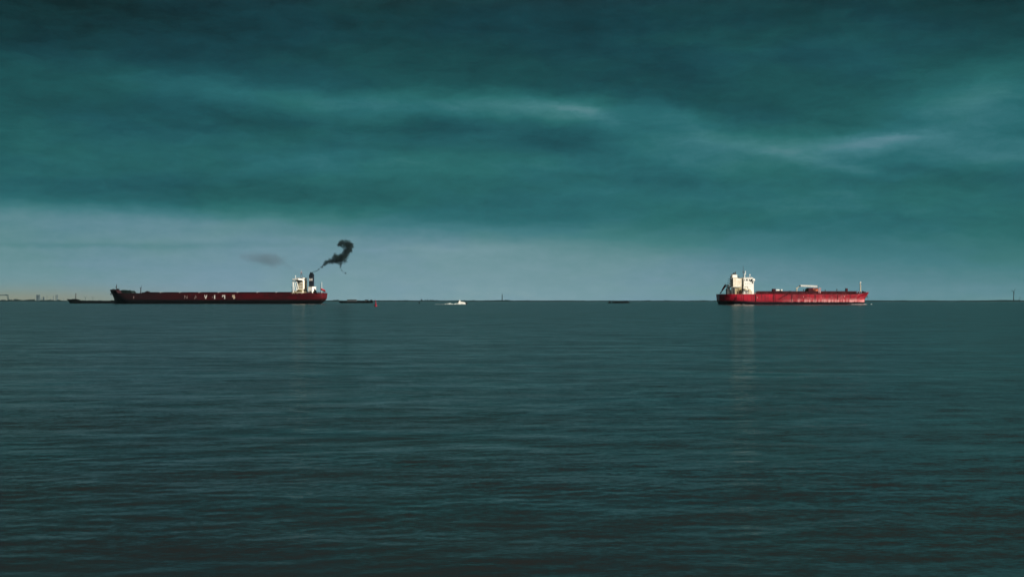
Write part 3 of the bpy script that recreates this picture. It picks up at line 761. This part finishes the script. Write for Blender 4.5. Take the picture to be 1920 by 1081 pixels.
    MB().box(x0, x1, -10.8, 9, fr.z(526.3), fr.z(523.2)).box(x0+.4, x1-.4, -10.6, 9, fr.z(523.2)+.002, fr.z(522.4)).build('bridge_wing', 'white', root)
    MB().box(fr.s(1410.0, -W2-.1), fr.s(1411.6, -W2-.1), -W2-.16, -W2-.01, fr.z(530.5), fr.z(527.6)).build('painted_wing_shadow', 'steel', hb)  # dark patch stands in for the shadow cast by the wing
    for k, y in enumerate((531.5, 536.2)):
        for p in (1397.5, 1401, 1404.5, 1408):
            x = fr.s(p, -W2); MB().box(x-.28, x+.28, -W2-.07, -W2+.1, fr.z(y+1.2), fr.z(y)).build('porthole', 'grey', hb)
    for p0, p1 in ((1412, 1414.5),):
        xa_, za_ = fr.xz(p0, 531, -W2-.2); xc_, zc_ = fr.xz(p1, 526.3, -10.5); MB().tube((xa_, -W2-.2, za_), (xc_, -10.5, zc_), .3, n=6).build('wing_support', 'white', root)
    # lifeboat on davits beside the block
    x, z = fr.xz(1397.2, 542.5, -12); 
    lb = MB().ball((x, -12, z), 1.6, 12, .95, sx=1.75).build('lifeboat', 'beige', root, True)
    MB().box(x-2.6, x+2.6, -12.9, -11.1, z-2.2, z-1.3).build('cradle', 'grey', lb)
    for q_ in (-2.4, 0.2, 2.6): MB().tube((x+q_, -11, zd), (x+q_*.9, -12.8, z+3.1), .28, n=6).build('davit', 'white', lb)
    MB().tube((x-2.6, -12.8, z+3.1), (x+2.6, -12.8, z+3.1), .3).tube((x+2.4, -12.8, z+3), (fr.s(1403, -12.8), -12.8, fr.z(541)), .25).build('davit_beam', 'beige', root)
    mb = MB()
    pr = [(1403.3, 551), (1403.8, 543), (1405.5, 541.2), (1408.5, 543.6), (1410.8, 547.4), (1411, 551)]
    mb.prism([fr.xz(p, y, -11) for p, y in pr], -11, -9.2)
    mb.build('side_shelter', 'beige', root)
    MB().rail([(fr.s(1393, -13), -13, zd-.2), (fr.s(1416, -13), -13, zd-.2)], 1.6, 1.6, .12).build('railing', 'white', root)
    MB().box(fr.s(1391, -4), fr.s(1394.6, -4), -4, 4, zd-.2, fr.z(534)).build('link_passage', 'steel', root)
    # masts
    x = fr.s(1393.6, -4); MB().tube((x, -4, fr.z(534)), (x, -4, fr.z(498.5)), .42, .14).box(x-.5, x+.5, -4.4, -3.6, fr.z(512), fr.z(508.5)).build('mast', 'steel', root)
    x = fr.s(1396.4, -2); MB().tube((x, -2, bz1), (x, -2, fr.z(512.5)), .35).tube((x, -2, fr.z(514)), (fr.s(1398.3, -2), -2, fr.z(513)), .2).tube((fr.s(1397.8, -2), -2, fr.z(514.5)), (fr.s(1397.8, -2), -2, fr.z(509.5)), .28).ball((fr.s(1397.5, -2), -2, fr.z(509.2)), .6).build('radar_mast', 'white', root)
    x = fr.s(1405.9, -2); MB().tube((x, -2, bz1), (x, -2, fr.z(516.5)), .25).ball((x, -2, fr.z(515.2)), .72, 10).build('radar_dome', 'white', root)
    x = fr.s(1409, -2); MB().tube((x, -2, bz1), (x, -2, fr.z(519)), .2).build('antenna', 'white', root)
    x = fr.s(1402.5, -2); MB().tube((x, -2, bz1), (x, -2, fr.z(519.3)), .2).build('antenna', 'white', root)
    return fr
fr2 = tanker()

# foam along the tanker's waterline
def foam(name, label, pts, kind='stuff'):
    """pts: world x,y, rx, ry, h -> low lumpy mounds of foam"""
    mb = MB()
    for x, y, rx, ry, h in pts:
        mb.ball((x, y, 0), 1.0, 10, h, jit=.25, sx=rx, sy=ry)
    o = mb.build(name, 'foam', None, True); return tag(o, label, 'foam', None, kind)
def atpx(px, Yd): return (px-960)/F*Yd
def tk(px, w):
    x = fr2.s(px, w); p = fr2.o+fr2.d*x+fr2.n*w; return p
pts = []
for i in range(26):
    p = tk(random.uniform(1597, 1625), 0); pp = tk(1597+28*i/26, -12*(1-(i/26)**3)-2.0-random.random()*.6)
    pts.append((pp.x, pp.y, random.uniform(.6, 1.5), .8, random.uniform(.15, .45)))
for i in range(10):
    pp = tk(1377+18*random.random(), -15.2); pts.append((pp.x, pp.y, random.uniform(.6, 1.4), .6, .22))
foam('bow_wave_foam', 'thin white foam line along the red tanker waterline', pts)
pts = []
for i in range(9):
    pp = tk(1633.4+random.gauss(0, .9), -3); pts.append((pp.x, pp.y+random.random(), random.uniform(.25, .6), .4, random.uniform(.25, .8)))
foam('bow_splash', 'small white splash just ahead of the red tanker bow', pts)

# ================================================================== smaller craft
def low_hull(fr, p_stern, p_bow, p_bow_wl, p_stern_wl, ydeck, ybow, B, m_, root, break_t=.75, name='hull'):
    xs, xb, xbw, xsw = fr.s(p_stern), fr.s(p_bow), fr.s(p_bow_wl), fr.s(p_stern_wl)
    zd, zf = fr.z(ydeck), fr.z(ybow, xb)
    def zs(q, t_): return -1+q*((zd if t_ < break_t else zd+(zf-zd)*min(1, (t_-break_t)/.02))+1)
    o = hull(6, lambda q: xbw+(xb-xbw)*q**1.3, lambda q: xsw+(xs-xsw)*q, lambda q: B*(.9+.1*q), zs,
         lambda t_, q: 1 if t_ < .86 else max(.05, 1-((t_-.86)/.14)**2.2), lambda t_, q: 1 if t_ > .05 else .75+.25*sin(pi/2*t_/.05), 60).build(name, m_, root)
    return smooth_by_angle(o, 35), zd, zf

def left_barge():
    fr = Frame(170, 2350, pi-radians(2))
    root = empty('river_barge', (fr.o.x, fr.o.y, 0), fr.th, 'low black barge with one thin mast, lying behind the bow of the long maroon ship', 'barge')
    h, zd, zf = low_hull(fr, 232, 126.5, 131.5, 231, 564.2, 561.6, 6, 'bargeblack', root, .79)
    mb = MB()
    for a, b_, y in ((150, 208, 563.4), (209, 226, 562.6)): mb.box(fr.s(b_), fr.s(a), -4.6, 4.6, zd-.3, fr.z(y))
    mb.build('cargo_coaming', 'bargeblack', root)
    mb = MB().prism([fr.xz(p, y, 0) for p, y in ((127, 562), (126.6, 560.4), (130, 560.9), (135, 560.7), (138, 560.1), (143, 560.3), (146, 561.2), (149.5, 562.2), (150, 564))], -4, 4)
    mb.build('foredeck_gear', 'bargeblack', root)
    x = fr.s(142.3); MB().tube((x, 0, zf), (x, 0, fr.z(549)), .62, .35).box(x-.5, x+.5, -.8, .8, fr.z(552), fr.z(550.3)).tube((x+1.2, 0, zf), (x+.2, 0, fr.z(552)), .15).tube((x+2.6, 0, zf), (x+.2, 0, fr.z(552)), .12).build('mast', 'steel', root)
left_barge()

def mid_barge():
    fr = Frame(667, 2741, pi)
    root = empty('motor_barge', (fr.o.x, fr.o.y, 0), fr.th, 'dark cargo barge with a grey covered hold, just left of the red cone buoy', 'barge')
    h, zd, zf = low_hull(fr, 700, 634, 638.5, 698, 564.9, 564.6, 5.7, 'bargeblack', root, .9)
    MB().box(fr.s(669), fr.s(651), -4.6, 4.6, zd-.2, fr.z(561.2), tx=.4).build('cargo_cover', 'steel', root)
    MB().box(fr.s(683), fr.s(670), -4.6, 4.6, zd-.2, fr.z(563.6)).box(fr.s(650), fr.s(641), -4.6, 4.6, zd-.2, fr.z(564.2)).build('hatch_cover', 'bargeblack', root)
    wh = MB().box(fr.s(690), fr.s(684.5), -4, 4, zd-.2, fr.z(561.6)).box(fr.s(699), fr.s(690.2), -4.2, 4.2, zd-.2, fr.z(563.2)).box(fr.s(698), fr.s(694.5), -3, 3, fr.z(563.2), fr.z(561.6)).build('wheelhouse', 'bargeblack', root)
    for p in (688.5, 686.6): MB().box(fr.s(p), fr.s(p-.8), 4.0, 4.08, fr.z(563.8), fr.z(562.8)).build('window', 'grey', wh)
    x = fr.s(691.5); MB().tube((x, 0, fr.z(563)), (x, 0, fr.z(558.6)), .22, .12).build('mast', 'steel', root)
mid_barge()

def low_barge():
    fr = Frame(1164, 2597, 0)
    root = empty('flat_barge', (fr.o.x, fr.o.y, 0), 0, 'long flat black barge low on the water, left of the red tanker', 'barge')
    low_hull(fr, 1147, 1181, 1179.5, 1147.5, 565.6, 565.4, 5.5, 'bargeblack', root, .9)
    MB().box(fr.s(1150), fr.s(1168), -4.4, 4.4, fr.z(565.8), fr.z(565.0)).box(fr.s(1169), fr.s(1178), -4.4, 4.4, fr.z(565.8), fr.z(564.8)).build('hatch_cover', 'bargeblack', root)
    fr = Frame(1143, 2597, 0)
    root = empty('pusher_tug', (fr.o.x, fr.o.y, 0), 0, 'tiny black tug at the left end of the flat black barge', 'tug')
    low_hull(fr, 1139.8, 1146.6, 1146.2, 1140.2, 566.4, 566.0, 2.6, 'bargeblack', root, .8)
    MB().box(fr.s(1141.6), fr.s(1144.6), -1.7, 1.7, fr.z(566.6), fr.z(564.8)).box(fr.s(1142.2), fr.s(1144.2), -1.3, 1.3, fr.z(564.8), fr.z(564.2)).build('wheelhouse', 'bargeblack', root)
    x = fr.s(1142.6); MB().tube((x, 0, fr.z(564.4)), (x, 0, fr.z(562.8)), .12).build('mast', 'steel', root)
low_barge()

def speedboat():
    Yd = 1618; fr = Frame(865, Yd, radians(4))
    root = empty('motor_boat', (fr.o.x, fr.o.y, 0), fr.th, 'small white motor boat with a black bow speeding right ahead of its wake', 'motor boat')
    xs, xb = fr.s(853.5), fr.s(877.8); L_ = xb-xs
    def zs(q, t_): return -.4+q*((1.15+1.0*t_)+.4)
    body = hull(6, lambda q: xb-2.2*(1-q), lambda q: xs+.3*(1-q), lambda q: 1.9*(.7+.3*q), zs, lambda t_, q: 1 if t_ < .6 else max(.04, 1-((t_-.6)/.4)**2), lambda t_, q: 1 if t_ > .1 else .85+1.5*t_, 40)
    m_ = bpy.data.materials.new('white_hull_black_bow'); m_.use_nodes = True; n = NB(m_.node_tree)
    t_ = m_.node_tree.nodes.new('ShaderNodeTexCoord'); x, y, z = n.sep(t_.outputs['Object'])
    m_.node_tree.links.new(n.mix(n.maprange(x, fr.s(872.3), fr.s(872.7)), (.78,.78,.74,1), (.012,.014,.016,1)), m_.node_tree.nodes['Principled BSDF'].inputs['Base Color'])
    smooth_by_angle(body.build('hull', m_, root), 30)
    cab = MB().prism([fr.xz(p, y, 0) for p, y in ((859.5, 567.8), (859.8, 565.2), (862.5, 565.0), (866.5, 565.4), (871.5, 566.6), (872.5, 567.6))], -1.4, 1.4).build('cabin', 'white', root)
    MB().prism([fr.xz(p, y, 0) for p, y in ((861, 565), (861.3, 562.9), (862.8, 562.6), (863.6, 565))], -1.0, 1.0).build('flybridge', 'white', root)
    for p in (863.9, 865.7, 867.5):
        x, z = fr.xz(p, 566.3, -1.4); MB().box(x-.3, x+.3, -1.46, -1.38, z-.18, z+.18).build('window', 'window', cab)
    x = fr.s(859.7); MB().tube((x, 0, 1), (x, 0, fr.z(563)), .2).box(x-.3, x+.3, -.5, .5, 2.0, fr.z(564.4)).build('mast', 'black', root)
    x = fr.s(862); MB().tube((x, 0, fr.z(562.8)), (x, 0, fr.z(561.2)), .1).build('antenna', 'white', root)
    pts = []
    for i in range(60):
        p = 828+22*random.random()**.7; hgt = max(.15, 1.7*(1-abs(p-843.5)/(15 if p < 843.5 else 7.5)))
        pts.append((atpx(p, Yd), Yd+random.uniform(-3, 3), random.uniform(.7, 1.8), random.uniform(.6, 1.5), hgt*random.uniform(.6, 1)))
    for i in range(26):
        p = random.uniform(816, 830); pts.append((atpx(p, Yd), Yd+random.uniform(-5, 5), random.uniform(.5, 1.6), .7, random.uniform(.08, .2)))
    foam('wake_foam', 'white foaming wake trailing left behind the small motor boat', pts)
    pts = [(atpx(random.uniform(852, 873), Yd), Yd-2.3+random.uniform(-.5, .5), random.uniform(.5, 1.3), .5, random.uniform(.3, .9)) for i in range(34)]
    foam('spray_foam', 'white spray thrown up along the side of the small motor boat', pts)
speedboat()

def red_buoy():
    Yd = 987; s_ = Yd/F; x = atpx(704.3, Yd)
    root = empty('channel_buoy', (x, Yd, 0), 0, 'red cone shaped channel buoy floating in front of the far barge', 'buoy')
    zz = lambda y: H+(HY-y)*s_
    MB().tube((0, 0, -.6), (0, 0, .55), 1.05, 1.1, 14).tube((0, 0, .55), (0, 0, .8), 1.1, .8, 14).build('float', 'buoyred', root)
    b = MB().tube((0, 0, .8), (0, 0, zz(566.2)), .62, .32, 10)
    b.build('tower', 'buoyred', root)
    MB().tube((0, 0, zz(566.2)), (0, 0, zz(563.4)), .22, .2, 8).box(-.36, .36, -.36, .36, zz(564.6), zz(563.6)).build('lantern', 'buoyred', root)
    MB().tube((0, 0, zz(563.4)), (0, 0, zz(561.8)), .3, .05, 8).build('topmark', 'buoyred', root)
red_buoy()
def dark_buoy():
    Yd = 2056; s_ = Yd/F; x = atpx(786.1, Yd); zz = lambda y: H+(HY-y)*s_
    root = empty('marker_buoy', (x, Yd, 0), 0, 'small black pillar buoy between the red buoy and the motor boat', 'buoy')
    MB().tube((0, 0, -.5), (0, 0, .7), .9, .8, 12).build('float', 'bargeblack', root)
    MB().tube((0, 0, .7), (0, 0, zz(565.4)), .62, .5, 10).build('pillar', 'bargeblack', root)
    MB().tube((0, 0, zz(565.4)), (0, 0, zz(564.1)), .55, .35, 8).build('topmark', 'bargeblack', root)
dark_buoy()

# ================================================================== far shore
def shore():
    mb = MB(); n = 900; Yd = 12000; xs_ = np.linspace(-6500, 6500, n)
    r2 = np.random.default_rng(5)
    prof = np.zeros(n)
    for k in range(1, 7): prof += np.interp(np.arange(n), np.linspace(0, n-1, 6*2**k), r2.normal(0, 1, 6*2**k))*0.7/k**.6
    vs = []; fs = []
    for i, x in enumerate(xs_):
        px = 960+x/Yd*F
        h_ = 8.6+1.2*prof[i]
        h_ += 3.0*math.exp(-((px-937)/16)**2)+3.5*math.exp(-((px-1905)/16)**2)*1.1+2.6*math.exp(-((px-1882)/8)**2)
        h_ = max(4.5, h_)
        vs += [(x, Yd-60, -1), (x, Yd-20, h_*.6), (x, Yd+60, h_), (x, Yd+400, h_*.8), (x, Yd+420, -1)]
    for i in range(n-1):
        for k in range(4): a = i*5+k; fs.append((a, a+5, a+6, a+1))
    o = mb.add(vs, fs).build('shore', 'land', None, True); o['kind'] = 'structure'
    # low far-off wood and scrub along the bank: one mass
    mb = MB()
    for i in range(1500):
        px = random.uniform(-150, 2070)
        dens = .5+.5*math.sin(px*.021)+.4*math.sin(px*.083+1)
        if random.random() > dens+.25: continue
        s_ = random.uniform(3.0, 5.5)*(1.15 if px < 1000 else .8)
        for q in range(3):
            mb.ball((atpx(px, Yd)+random.uniform(-7, 7), Yd+random.uniform(-15, 50), 4.5+random.uniform(0, 3.0)), s_*random.uniform(.5, .9), 6, .8, jit=.3, sx=1.5)
    for c, wdt, hh in ((28, 4, 10), (33, 4, 7), (17, 3, 8), (46, 4, 6), (55, 5, 9), (60, 3, 8), (5, 3, 6), (950, 5, 5), (632, 2, 7), (626, 2, 5), (935, 6, 4), (800, 14, 4), (730, 10, 3), (760, 5, 4), (1215, 4, 3), (1250, 6, 3), (1320, 10, 3), (1690, 10, 3), (1750, 12, 3), (1885, 9, 5), (1908, 8, 5), (80, 5, 5), (92, 5, 6), (110, 4, 6)):
        for q in range(40):
            mb.ball((atpx(random.gauss(c, wdt*.5), Yd), Yd+random.uniform(-15, 50), random.uniform(4, hh*1.55+4)), random.uniform(2, 3.6), 6, .9, jit=.3, sx=1.3)
    tag(mb.build('far_wood', 'leaf'), 'low dark line of trees and scrub on the far shore', 'far wood', None, 'stuff')
shore()

def far_tree(px, ytop, wd, label):
    Yd = 11990; s_ = Yd/F; x = atpx(px, Yd); ht = H+(HY-ytop)*s_
    root = empty('tree', (x, Yd, 3), 0, label, 'tree', 'single trees on the far shore')
    ht -= 3
    MB().tube((0, 0, -1), (0, 0, ht*.6), .7, .35, 6).build('trunk', 'bark', root)
    mb = MB()
    for i in range(46):
        t_ = random.random(); z = ht*(.22+.76*t_); rr = wd*s_*.5*(1-.75*t_**1.4)
        a = random.uniform(0, 2*pi); q = rr*sqrt(random.random())
        mb.ball((q*cos(a), q*sin(a), z), random.uniform(1.0, 2.1), 5, 1.0, jit=.35)
    mb.build('crown', 'leaf', root)
for px, y, wd, lb in ((790.5, 560.3, 4.5, 'tallest bushy dark tree on the far shore, just right of the black pillar buoy'),
                      (797.5, 561.2, 2.2, 'narrow dark tree, second in the row on the far shore right of the pillar buoy'),
                      (802, 560.7, 3.0, 'pointed dark tree in the middle of the far shore row right of the pillar buoy'),
                      (807.3, 561.0, 2.4, 'dark tree, fourth in the far shore row right of the pillar buoy'),
                      (811.5, 560.9, 1.8, 'thin dark tree, fifth in the far shore row right of the pillar buoy'),
                      (819, 562, 3.0, 'low round dark tree at the right end of the far shore row'),
                      (871, 562.3, 3.4, 'low dark tree on the far shore directly above the motor boat bow'),
                      (888, 562.1, 3.2, 'low dark tree on the far shore a little right of the motor boat'),
                      (747, 562.5, 2.5, 'low dark tree on the far shore between red buoy and pillar buoy'),
                      (989, 562.7, 2.5, 'low dark tree on the far shore right of the thin tower'),
                      (1074, 562.6, 2.5, 'left one of two small dark trees on the shore before the flat barge'),
                      (1094, 562.8, 2.2, 'right one of two small dark trees on the shore before the flat barge'),
                      (1247, 562.4, 2.6, 'lone small dark tree on the shore left of the red tanker stern'),
                      (1804, 562.6, 3.0, 'small dark tree on the far shore left of the wind turbine')):
    far_tree(px, y, wd, lb)

def tower_mid():
    Yd = 12300; s_ = Yd/F; zz = lambda y: H+(HY-y)*s_; x = atpx(941.6, Yd)
    root = empty('radio_tower', (x, Yd, 2), 0, 'thin grey tower standing alone on the far shore near the centre', 'tower')
    MB().tube((0, 0, -1), (0, 0, zz(554)-2), 4.6, 3.4, 10).build('shaft', 'farsteel', root)
    MB().tube((0, 0, zz(554)-2), (0, 0, zz(553.2)-2), 5.2, 5.2, 10).build('platform', 'farsteel', root)
    MB().tube((0, 0, zz(553.2)-2), (0, 0, zz(549.8)-2), 2.6, 1.0, 8).build('antenna', 'farsteel', root)
    x = atpx(948, Yd)
    root = empty('waterside_building', (x, Yd, 2), 0, 'low grey building on the shore just right of the thin tower', 'building')
    MB().box(-14, 14, -8, 8, -1, 8).box(-4, 8, -7, 7, 8, 12.5).build('wall', 'farsteel', root)
    MB().prism([(-15, 8.02), (-4.2, 8.02), (-9, 10.5)], -8.4, 8.4).build('roof', 'steel', root)
tower_mid()

def turbine(px, yhub, ybase, ytip_len, Yd, angs, label, thick=1.0):
    s_ = Yd/F; zz = lambda y: H+(HY-y)*s_; x = atpx(px, Yd); zh = zz(yhub)
    root = empty('wind_turbine', (x, Yd, 0), 0, label, 'wind turbine', 'wind turbines on the far shore')
    MB().tube((0, 0, 0), (0, 0, zh), 3.0*thick, 1.7*thick, 10).build('tower', 'farsteel', root)
    MB().box(-2.2*thick, 2.2*thick, -4, 6, zh-1.6, zh+2.4).build('nacelle', 'farsteel', root)
    for a in angs:
        d_ = Vector((sin(a), 0, cos(a))); L_ = ytip_len*s_; sd = Vector((cos(a), 0, -sin(a)))
        p0 = Vector((0, -5, zh+.4)); mb = MB()
        ws = [(0, 1.2), (.15, 2.6*thick), (.5, 1.7*thick), (1, .5)]
        for (t0, w0), (t1, w1) in zip(ws[:-1], ws[1:]):
            q = [p0+d_*L_*t0-sd*w0*.6, p0+d_*L_*t0+sd*w0*.6, p0+d_*L_*t1+sd*w1*.6, p0+d_*L_*t1-sd*w1*.6]
            th_ = Vector((0, .5, 0))
            mb.add([p-th_ for p in q]+[p+th_ for p in q], [(0,1,2,3),(7,6,5,4),(0,4,5,1),(1,5,6,2),(2,6,7,3),(3,7,4,0)])
        mb.build('blade', 'farsteel', root)
turbine(1900.6, 546.8, 564, 7.6, 12200, [radians(27), radians(-60), radians(160)], 'large dark wind turbine near the right edge of the view', 1.4)
turbine(160.2, 557.6, 564, 4.5, 17000, [radians(50), radians(-50), radians(180)], 'faint small wind turbine, left one of the pair above the black barge', .8)
turbine(174.2, 557.9, 564, 4.5, 17000, [radians(65), radians(-40), radians(175)], 'faint small wind turbine, right one of the pair above the black barge', .8)
turbine(1912.2, 558.0, 564, 3.2, 19000, [radians(10), radians(130), radians(-110)], 'faint tiny wind turbine behind the large one at the right edge', .7)

def far_gantry():
    Yd = 13000; s_ = Yd/F; zz = lambda y: H+(HY-y)*s_; X_ = lambda p: atpx(p, Yd)-atpx(3, Yd)
    root = empty('gantry_crane', (atpx(3, Yd), Yd, 0), 0, 'huge grey gantry with a flat top beam at the far left edge', 'crane')
    MB().box(X_(-30), X_(15.6), -6, 6, zz(553.9), zz(552.4)).box(X_(10.6), X_(12.6), -4, 4, zz(552.4), zz(551.4)).build('beam', 'farsteel', root)
    for a, b_ in ((15.2, 17.2), (13.0, 15.2), (-28, -30)):
        MB().tube((X_(a), 0, zz(553.5)), (X_(b_), 0, 0), 2.6, 3.2, 6).build('leg', 'farsteel', root)
    MB().box(X_(14.0), X_(16.6), -2, 2, zz(558.6), zz(558.0)).build('brace', 'farsteel', root)
far_gantry()

def column(px, ytop, wd, label, kind='round', Yd=18500):
    s_ = Yd/F; zz = lambda y: H+(HY-y)*s_
    root = empty('refinery_tower', (atpx(px, Yd), Yd, 0), 0, label, 'tower', 'industrial towers on the left horizon')
    r_ = wd*s_/2; ht = zz(ytop)
    if kind == 'round':
        MB().tube((0, 0, 0), (0, 0, ht*.93), r_*1.05, r_, 12).build('shaft', 'concrete', root)
        MB().tube((0, 0, ht*.93), (0, 0, ht), r_*.9, r_*.35, 12).build('top', 'concrete', root)
        MB().tube((0, 0, ht*.6), (0, 0, ht*.62), r_*1.35, n=12).tube((0, 0, ht*.85), (0, 0, ht*.865), r_*1.3, n=12).build('platform', 'concrete', root)
    elif kind == 'stack':
        MB().tube((0, 0, 0), (0, 0, ht), r_*1.2, r_*.8, 10).build('shaft', 'concrete', root)
        MB().tube((0, 0, ht*.9), (0, 0, ht*.92), r_*1.4, n=10).build('platform', 'concrete', root)
    else:
        fr_ = MB(); n = 5
        for sx in (-1, 1):
            for sy in (-1, 1): fr_.box(sx*r_-3, sx*r_+3, sy*r_*.6-3, sy*r_*.6+3, 0, ht)
        for i in range(1, n+1): fr_.box(-r_, r_, -r_*.6, r_*.6, ht*i/n-3.5, ht*i/n)
        fr_.build('frame', 'concrete', root)
        MB().tube((0, 0, 0), (0, 0, ht*.97), r_*.55, n=10).build('vessel', 'concrete', root)
for a in ((70.2, 552.4, 3.4, 'wider pale tower of the left pair on the hazy horizon', 'frame'), (74.4, 551.6, 2.6, 'taller round tower of the left pair on the hazy horizon', 'round'),
          (77.2, 557, 1.2, 'short stub tower directly right of the left tower pair', 'round'), (81.8, 556.2, 2.2, 'squat tower between the left pair and the thin chimney', 'frame'),
          (88.3, 553.4, .8, 'thinnest chimney in the middle of the horizon towers', 'stack'), (95.5, 559.5, 1.6, 'lowest round tower right of the thin chimney', 'round'),
          (100.6, 554.6, 1.4, 'slim dark tower left of the arch-topped pair', 'stack'), (105.0, 552.2, 1.5, 'left tower of the arch-topped pair nearest the black barge', 'round'),
          (107.6, 551.7, 2.2, 'right and taller tower of the arch-topped pair nearest the black barge', 'round'), (119.4, 558.6, .9, 'tiny lone chimney just left of the black barge bow', 'stack'), (65.2, 559, 1.0, 'tiny leftmost stub of the horizon towers', 'stack')):
    column(*a)

# ================================================================== smoke
def smoke(name, label, blobs, Yd, dens, colr, nscale, lo, hi, voxel, erode):
    """blobs: px, py, radius px -> soft volume inside a close fitting shell"""
    s_ = Yd/F; bl = []
    c0 = Vector((atpx(blobs[0][0], Yd), Yd, H+(HY-blobs[0][1])*s_))
    for b in blobs:
        px, py, r_ = b[:3]; wgt = b[3] if len(b) > 3 else 1.0
        p = Vector((atpx(px, Yd), Yd+random.uniform(-.3, .3)*r_*s_, H+(HY-py)*s_))-c0; bl.append((p, r_*s_, wgt))
    mb = MB()
    for p, r_, _ in bl: mb.ball(p, r_*1.6, 14, 1.0)
    m_ = bpy.data.materials.new(name+'_volume'); m_.use_nodes = True; nt_ = m_.node_tree; n = NB(nt_)
    nt_.nodes.remove(nt_.nodes['Principled BSDF'])
    t_ = nt_.nodes.new('ShaderNodeTexCoord'); P = t_.outputs['Object']
    wv = n.vm('SUBTRACT', n.noise(P, nscale*.6, 3, .6, out='Color'), (.5,.5,.5))
    Pw = n.vm('ADD', P, n.scl(wv, 1.1/nscale*.5))
    acc = None
    for p, r_, wgt in bl:
        v = n.mapping(Pw, tuple(p), (0,0,0), (r_*1.08,)*3, 'TEXTURE')
        g = n.m('MULTIPLY', n.m('POWER', .36, n.vm('DOT_PRODUCT', v, v, out=1)), wgt)
        acc = g if acc is None else n.m('ADD', acc, g)
    nz = n.noise(P, nscale, 6, .70)
    cut = n.m('SUBTRACT', n.m('MINIMUM', acc, 1.15), n.maprange(nz, lo, hi, erode, .0))
    d = n.m('MULTIPLY', n.m('MINIMUM', n.m('MAXIMUM', cut, 0.0), 1.0), dens)
    pv = nt_.nodes.new('ShaderNodeVolumePrincipled'); pv.inputs['Color'].default_value = (*colr, 1)
    nt_.links.new(d, pv.inputs['Density'])
    nt_.links.new(pv.outputs[0], nt_.nodes['Material Output'].inputs['Volume'])
    try: m_.cycles.volume_step_rate = .25
    except Exception: pass
    o = mb.build(name, m_)
    rm = o.modifiers.new('shell', 'REMESH'); rm.mode = 'VOXEL'; rm.voxel_size = voxel
    o.location = c0
    return tag(o, label, 'smoke', None, 'stuff')
smoke('smoke', 'thick dark smoke puffing up and right from the black funnel', [
    (586, 510.5, 1.9, 1.0), (589.5, 508.5, 1.9, 1.0), (593, 507, 1.9, 1.0), (597, 504.3, 2.0, 1.0), (600.5, 502.3, 2.2, 1.0), (604, 499.5, 2.4, 1.0), (607.5, 496.5, 2.6, 1.0),
    (610.5, 493, 3.0, 1), (613, 490.5, 4.0, .9), (618.5, 488.8, 3.8, .8), (617, 493.5, 3, .5),
    (625, 488, 5.4, 1.1), (629, 480, 5.0), (635, 487, 7.2, 1.1), (643, 485, 7.0, 1.1), (646, 478, 6.2), (650, 473, 5.6), (655, 468, 5.2), (656, 462, 5.6), (658, 459, 4.5),
    (650, 455, 6.0), (642, 455, 5.2, 1), (637, 458, 4, 1), (637, 457.5, 3.4, .7), (650, 464, 4.2), (644, 462, 3.6, .7),
    (639, 495, 1.9, 1.1), (638.3, 498, 1.8, 1), (638, 501, 1.8, 1), (639, 504.5, 1.8, 1), (641, 508, 1.8, 1), (644, 510.2, 1.8, 1), (648, 511.5, 1.8, .9)], 2010, .75, (.045,.075,.08), .24, .36, .60, .7, 1.0)
smoke('smoke', 'thin pale grey smoke drifting left above the white wheelhouse block', [
    (556, 512, 2.6, .8), (552, 509, 3, .8), (547, 505, 3.2, .8), (541, 501, 4, .8), (534, 497, 5, .8), (526, 492, 6.5, .7), (515, 490, 9.5, 1), (507, 486, 10, 1), (497, 484, 10, .9), (488, 483, 9.5, .85), (478, 482, 9, .8), (468, 483, 8.5, .8), (457, 481, 7.5, .7),
    (575, 506, 6, .35), (520, 484, 8, .5), (536, 486, 6, .4)], 2060, .034, (.20,.25,.32), .06, .32, .62, 1.2, .36)

# ================================================================== haze
def haze():
    me = MB().box(-22500, 22500, -22500, 22500, -3, 215)
    m_ = bpy.data.materials.new('haze_air'); m_.use_nodes = True; nt_ = m_.node_tree
    nt_.nodes.remove(nt_.nodes['Principled BSDF'])
    pv = nt_.nodes.new('ShaderNodeVolumePrincipled')
    pv.inputs['Color'].default_value = (.34,.64,.76,1); pv.inputs['Density'].default_value = 0.7e-5
    pv.inputs['Anisotropy'].default_value = 0.0
    nt_.links.new(pv.outputs[0], nt_.nodes['Material Output'].inputs['Volume'])
    o = me.build('haze', m_); o['kind'] = 'stuff'
    tag(o, 'faint bluish haze over the whole estuary', 'haze')
haze()
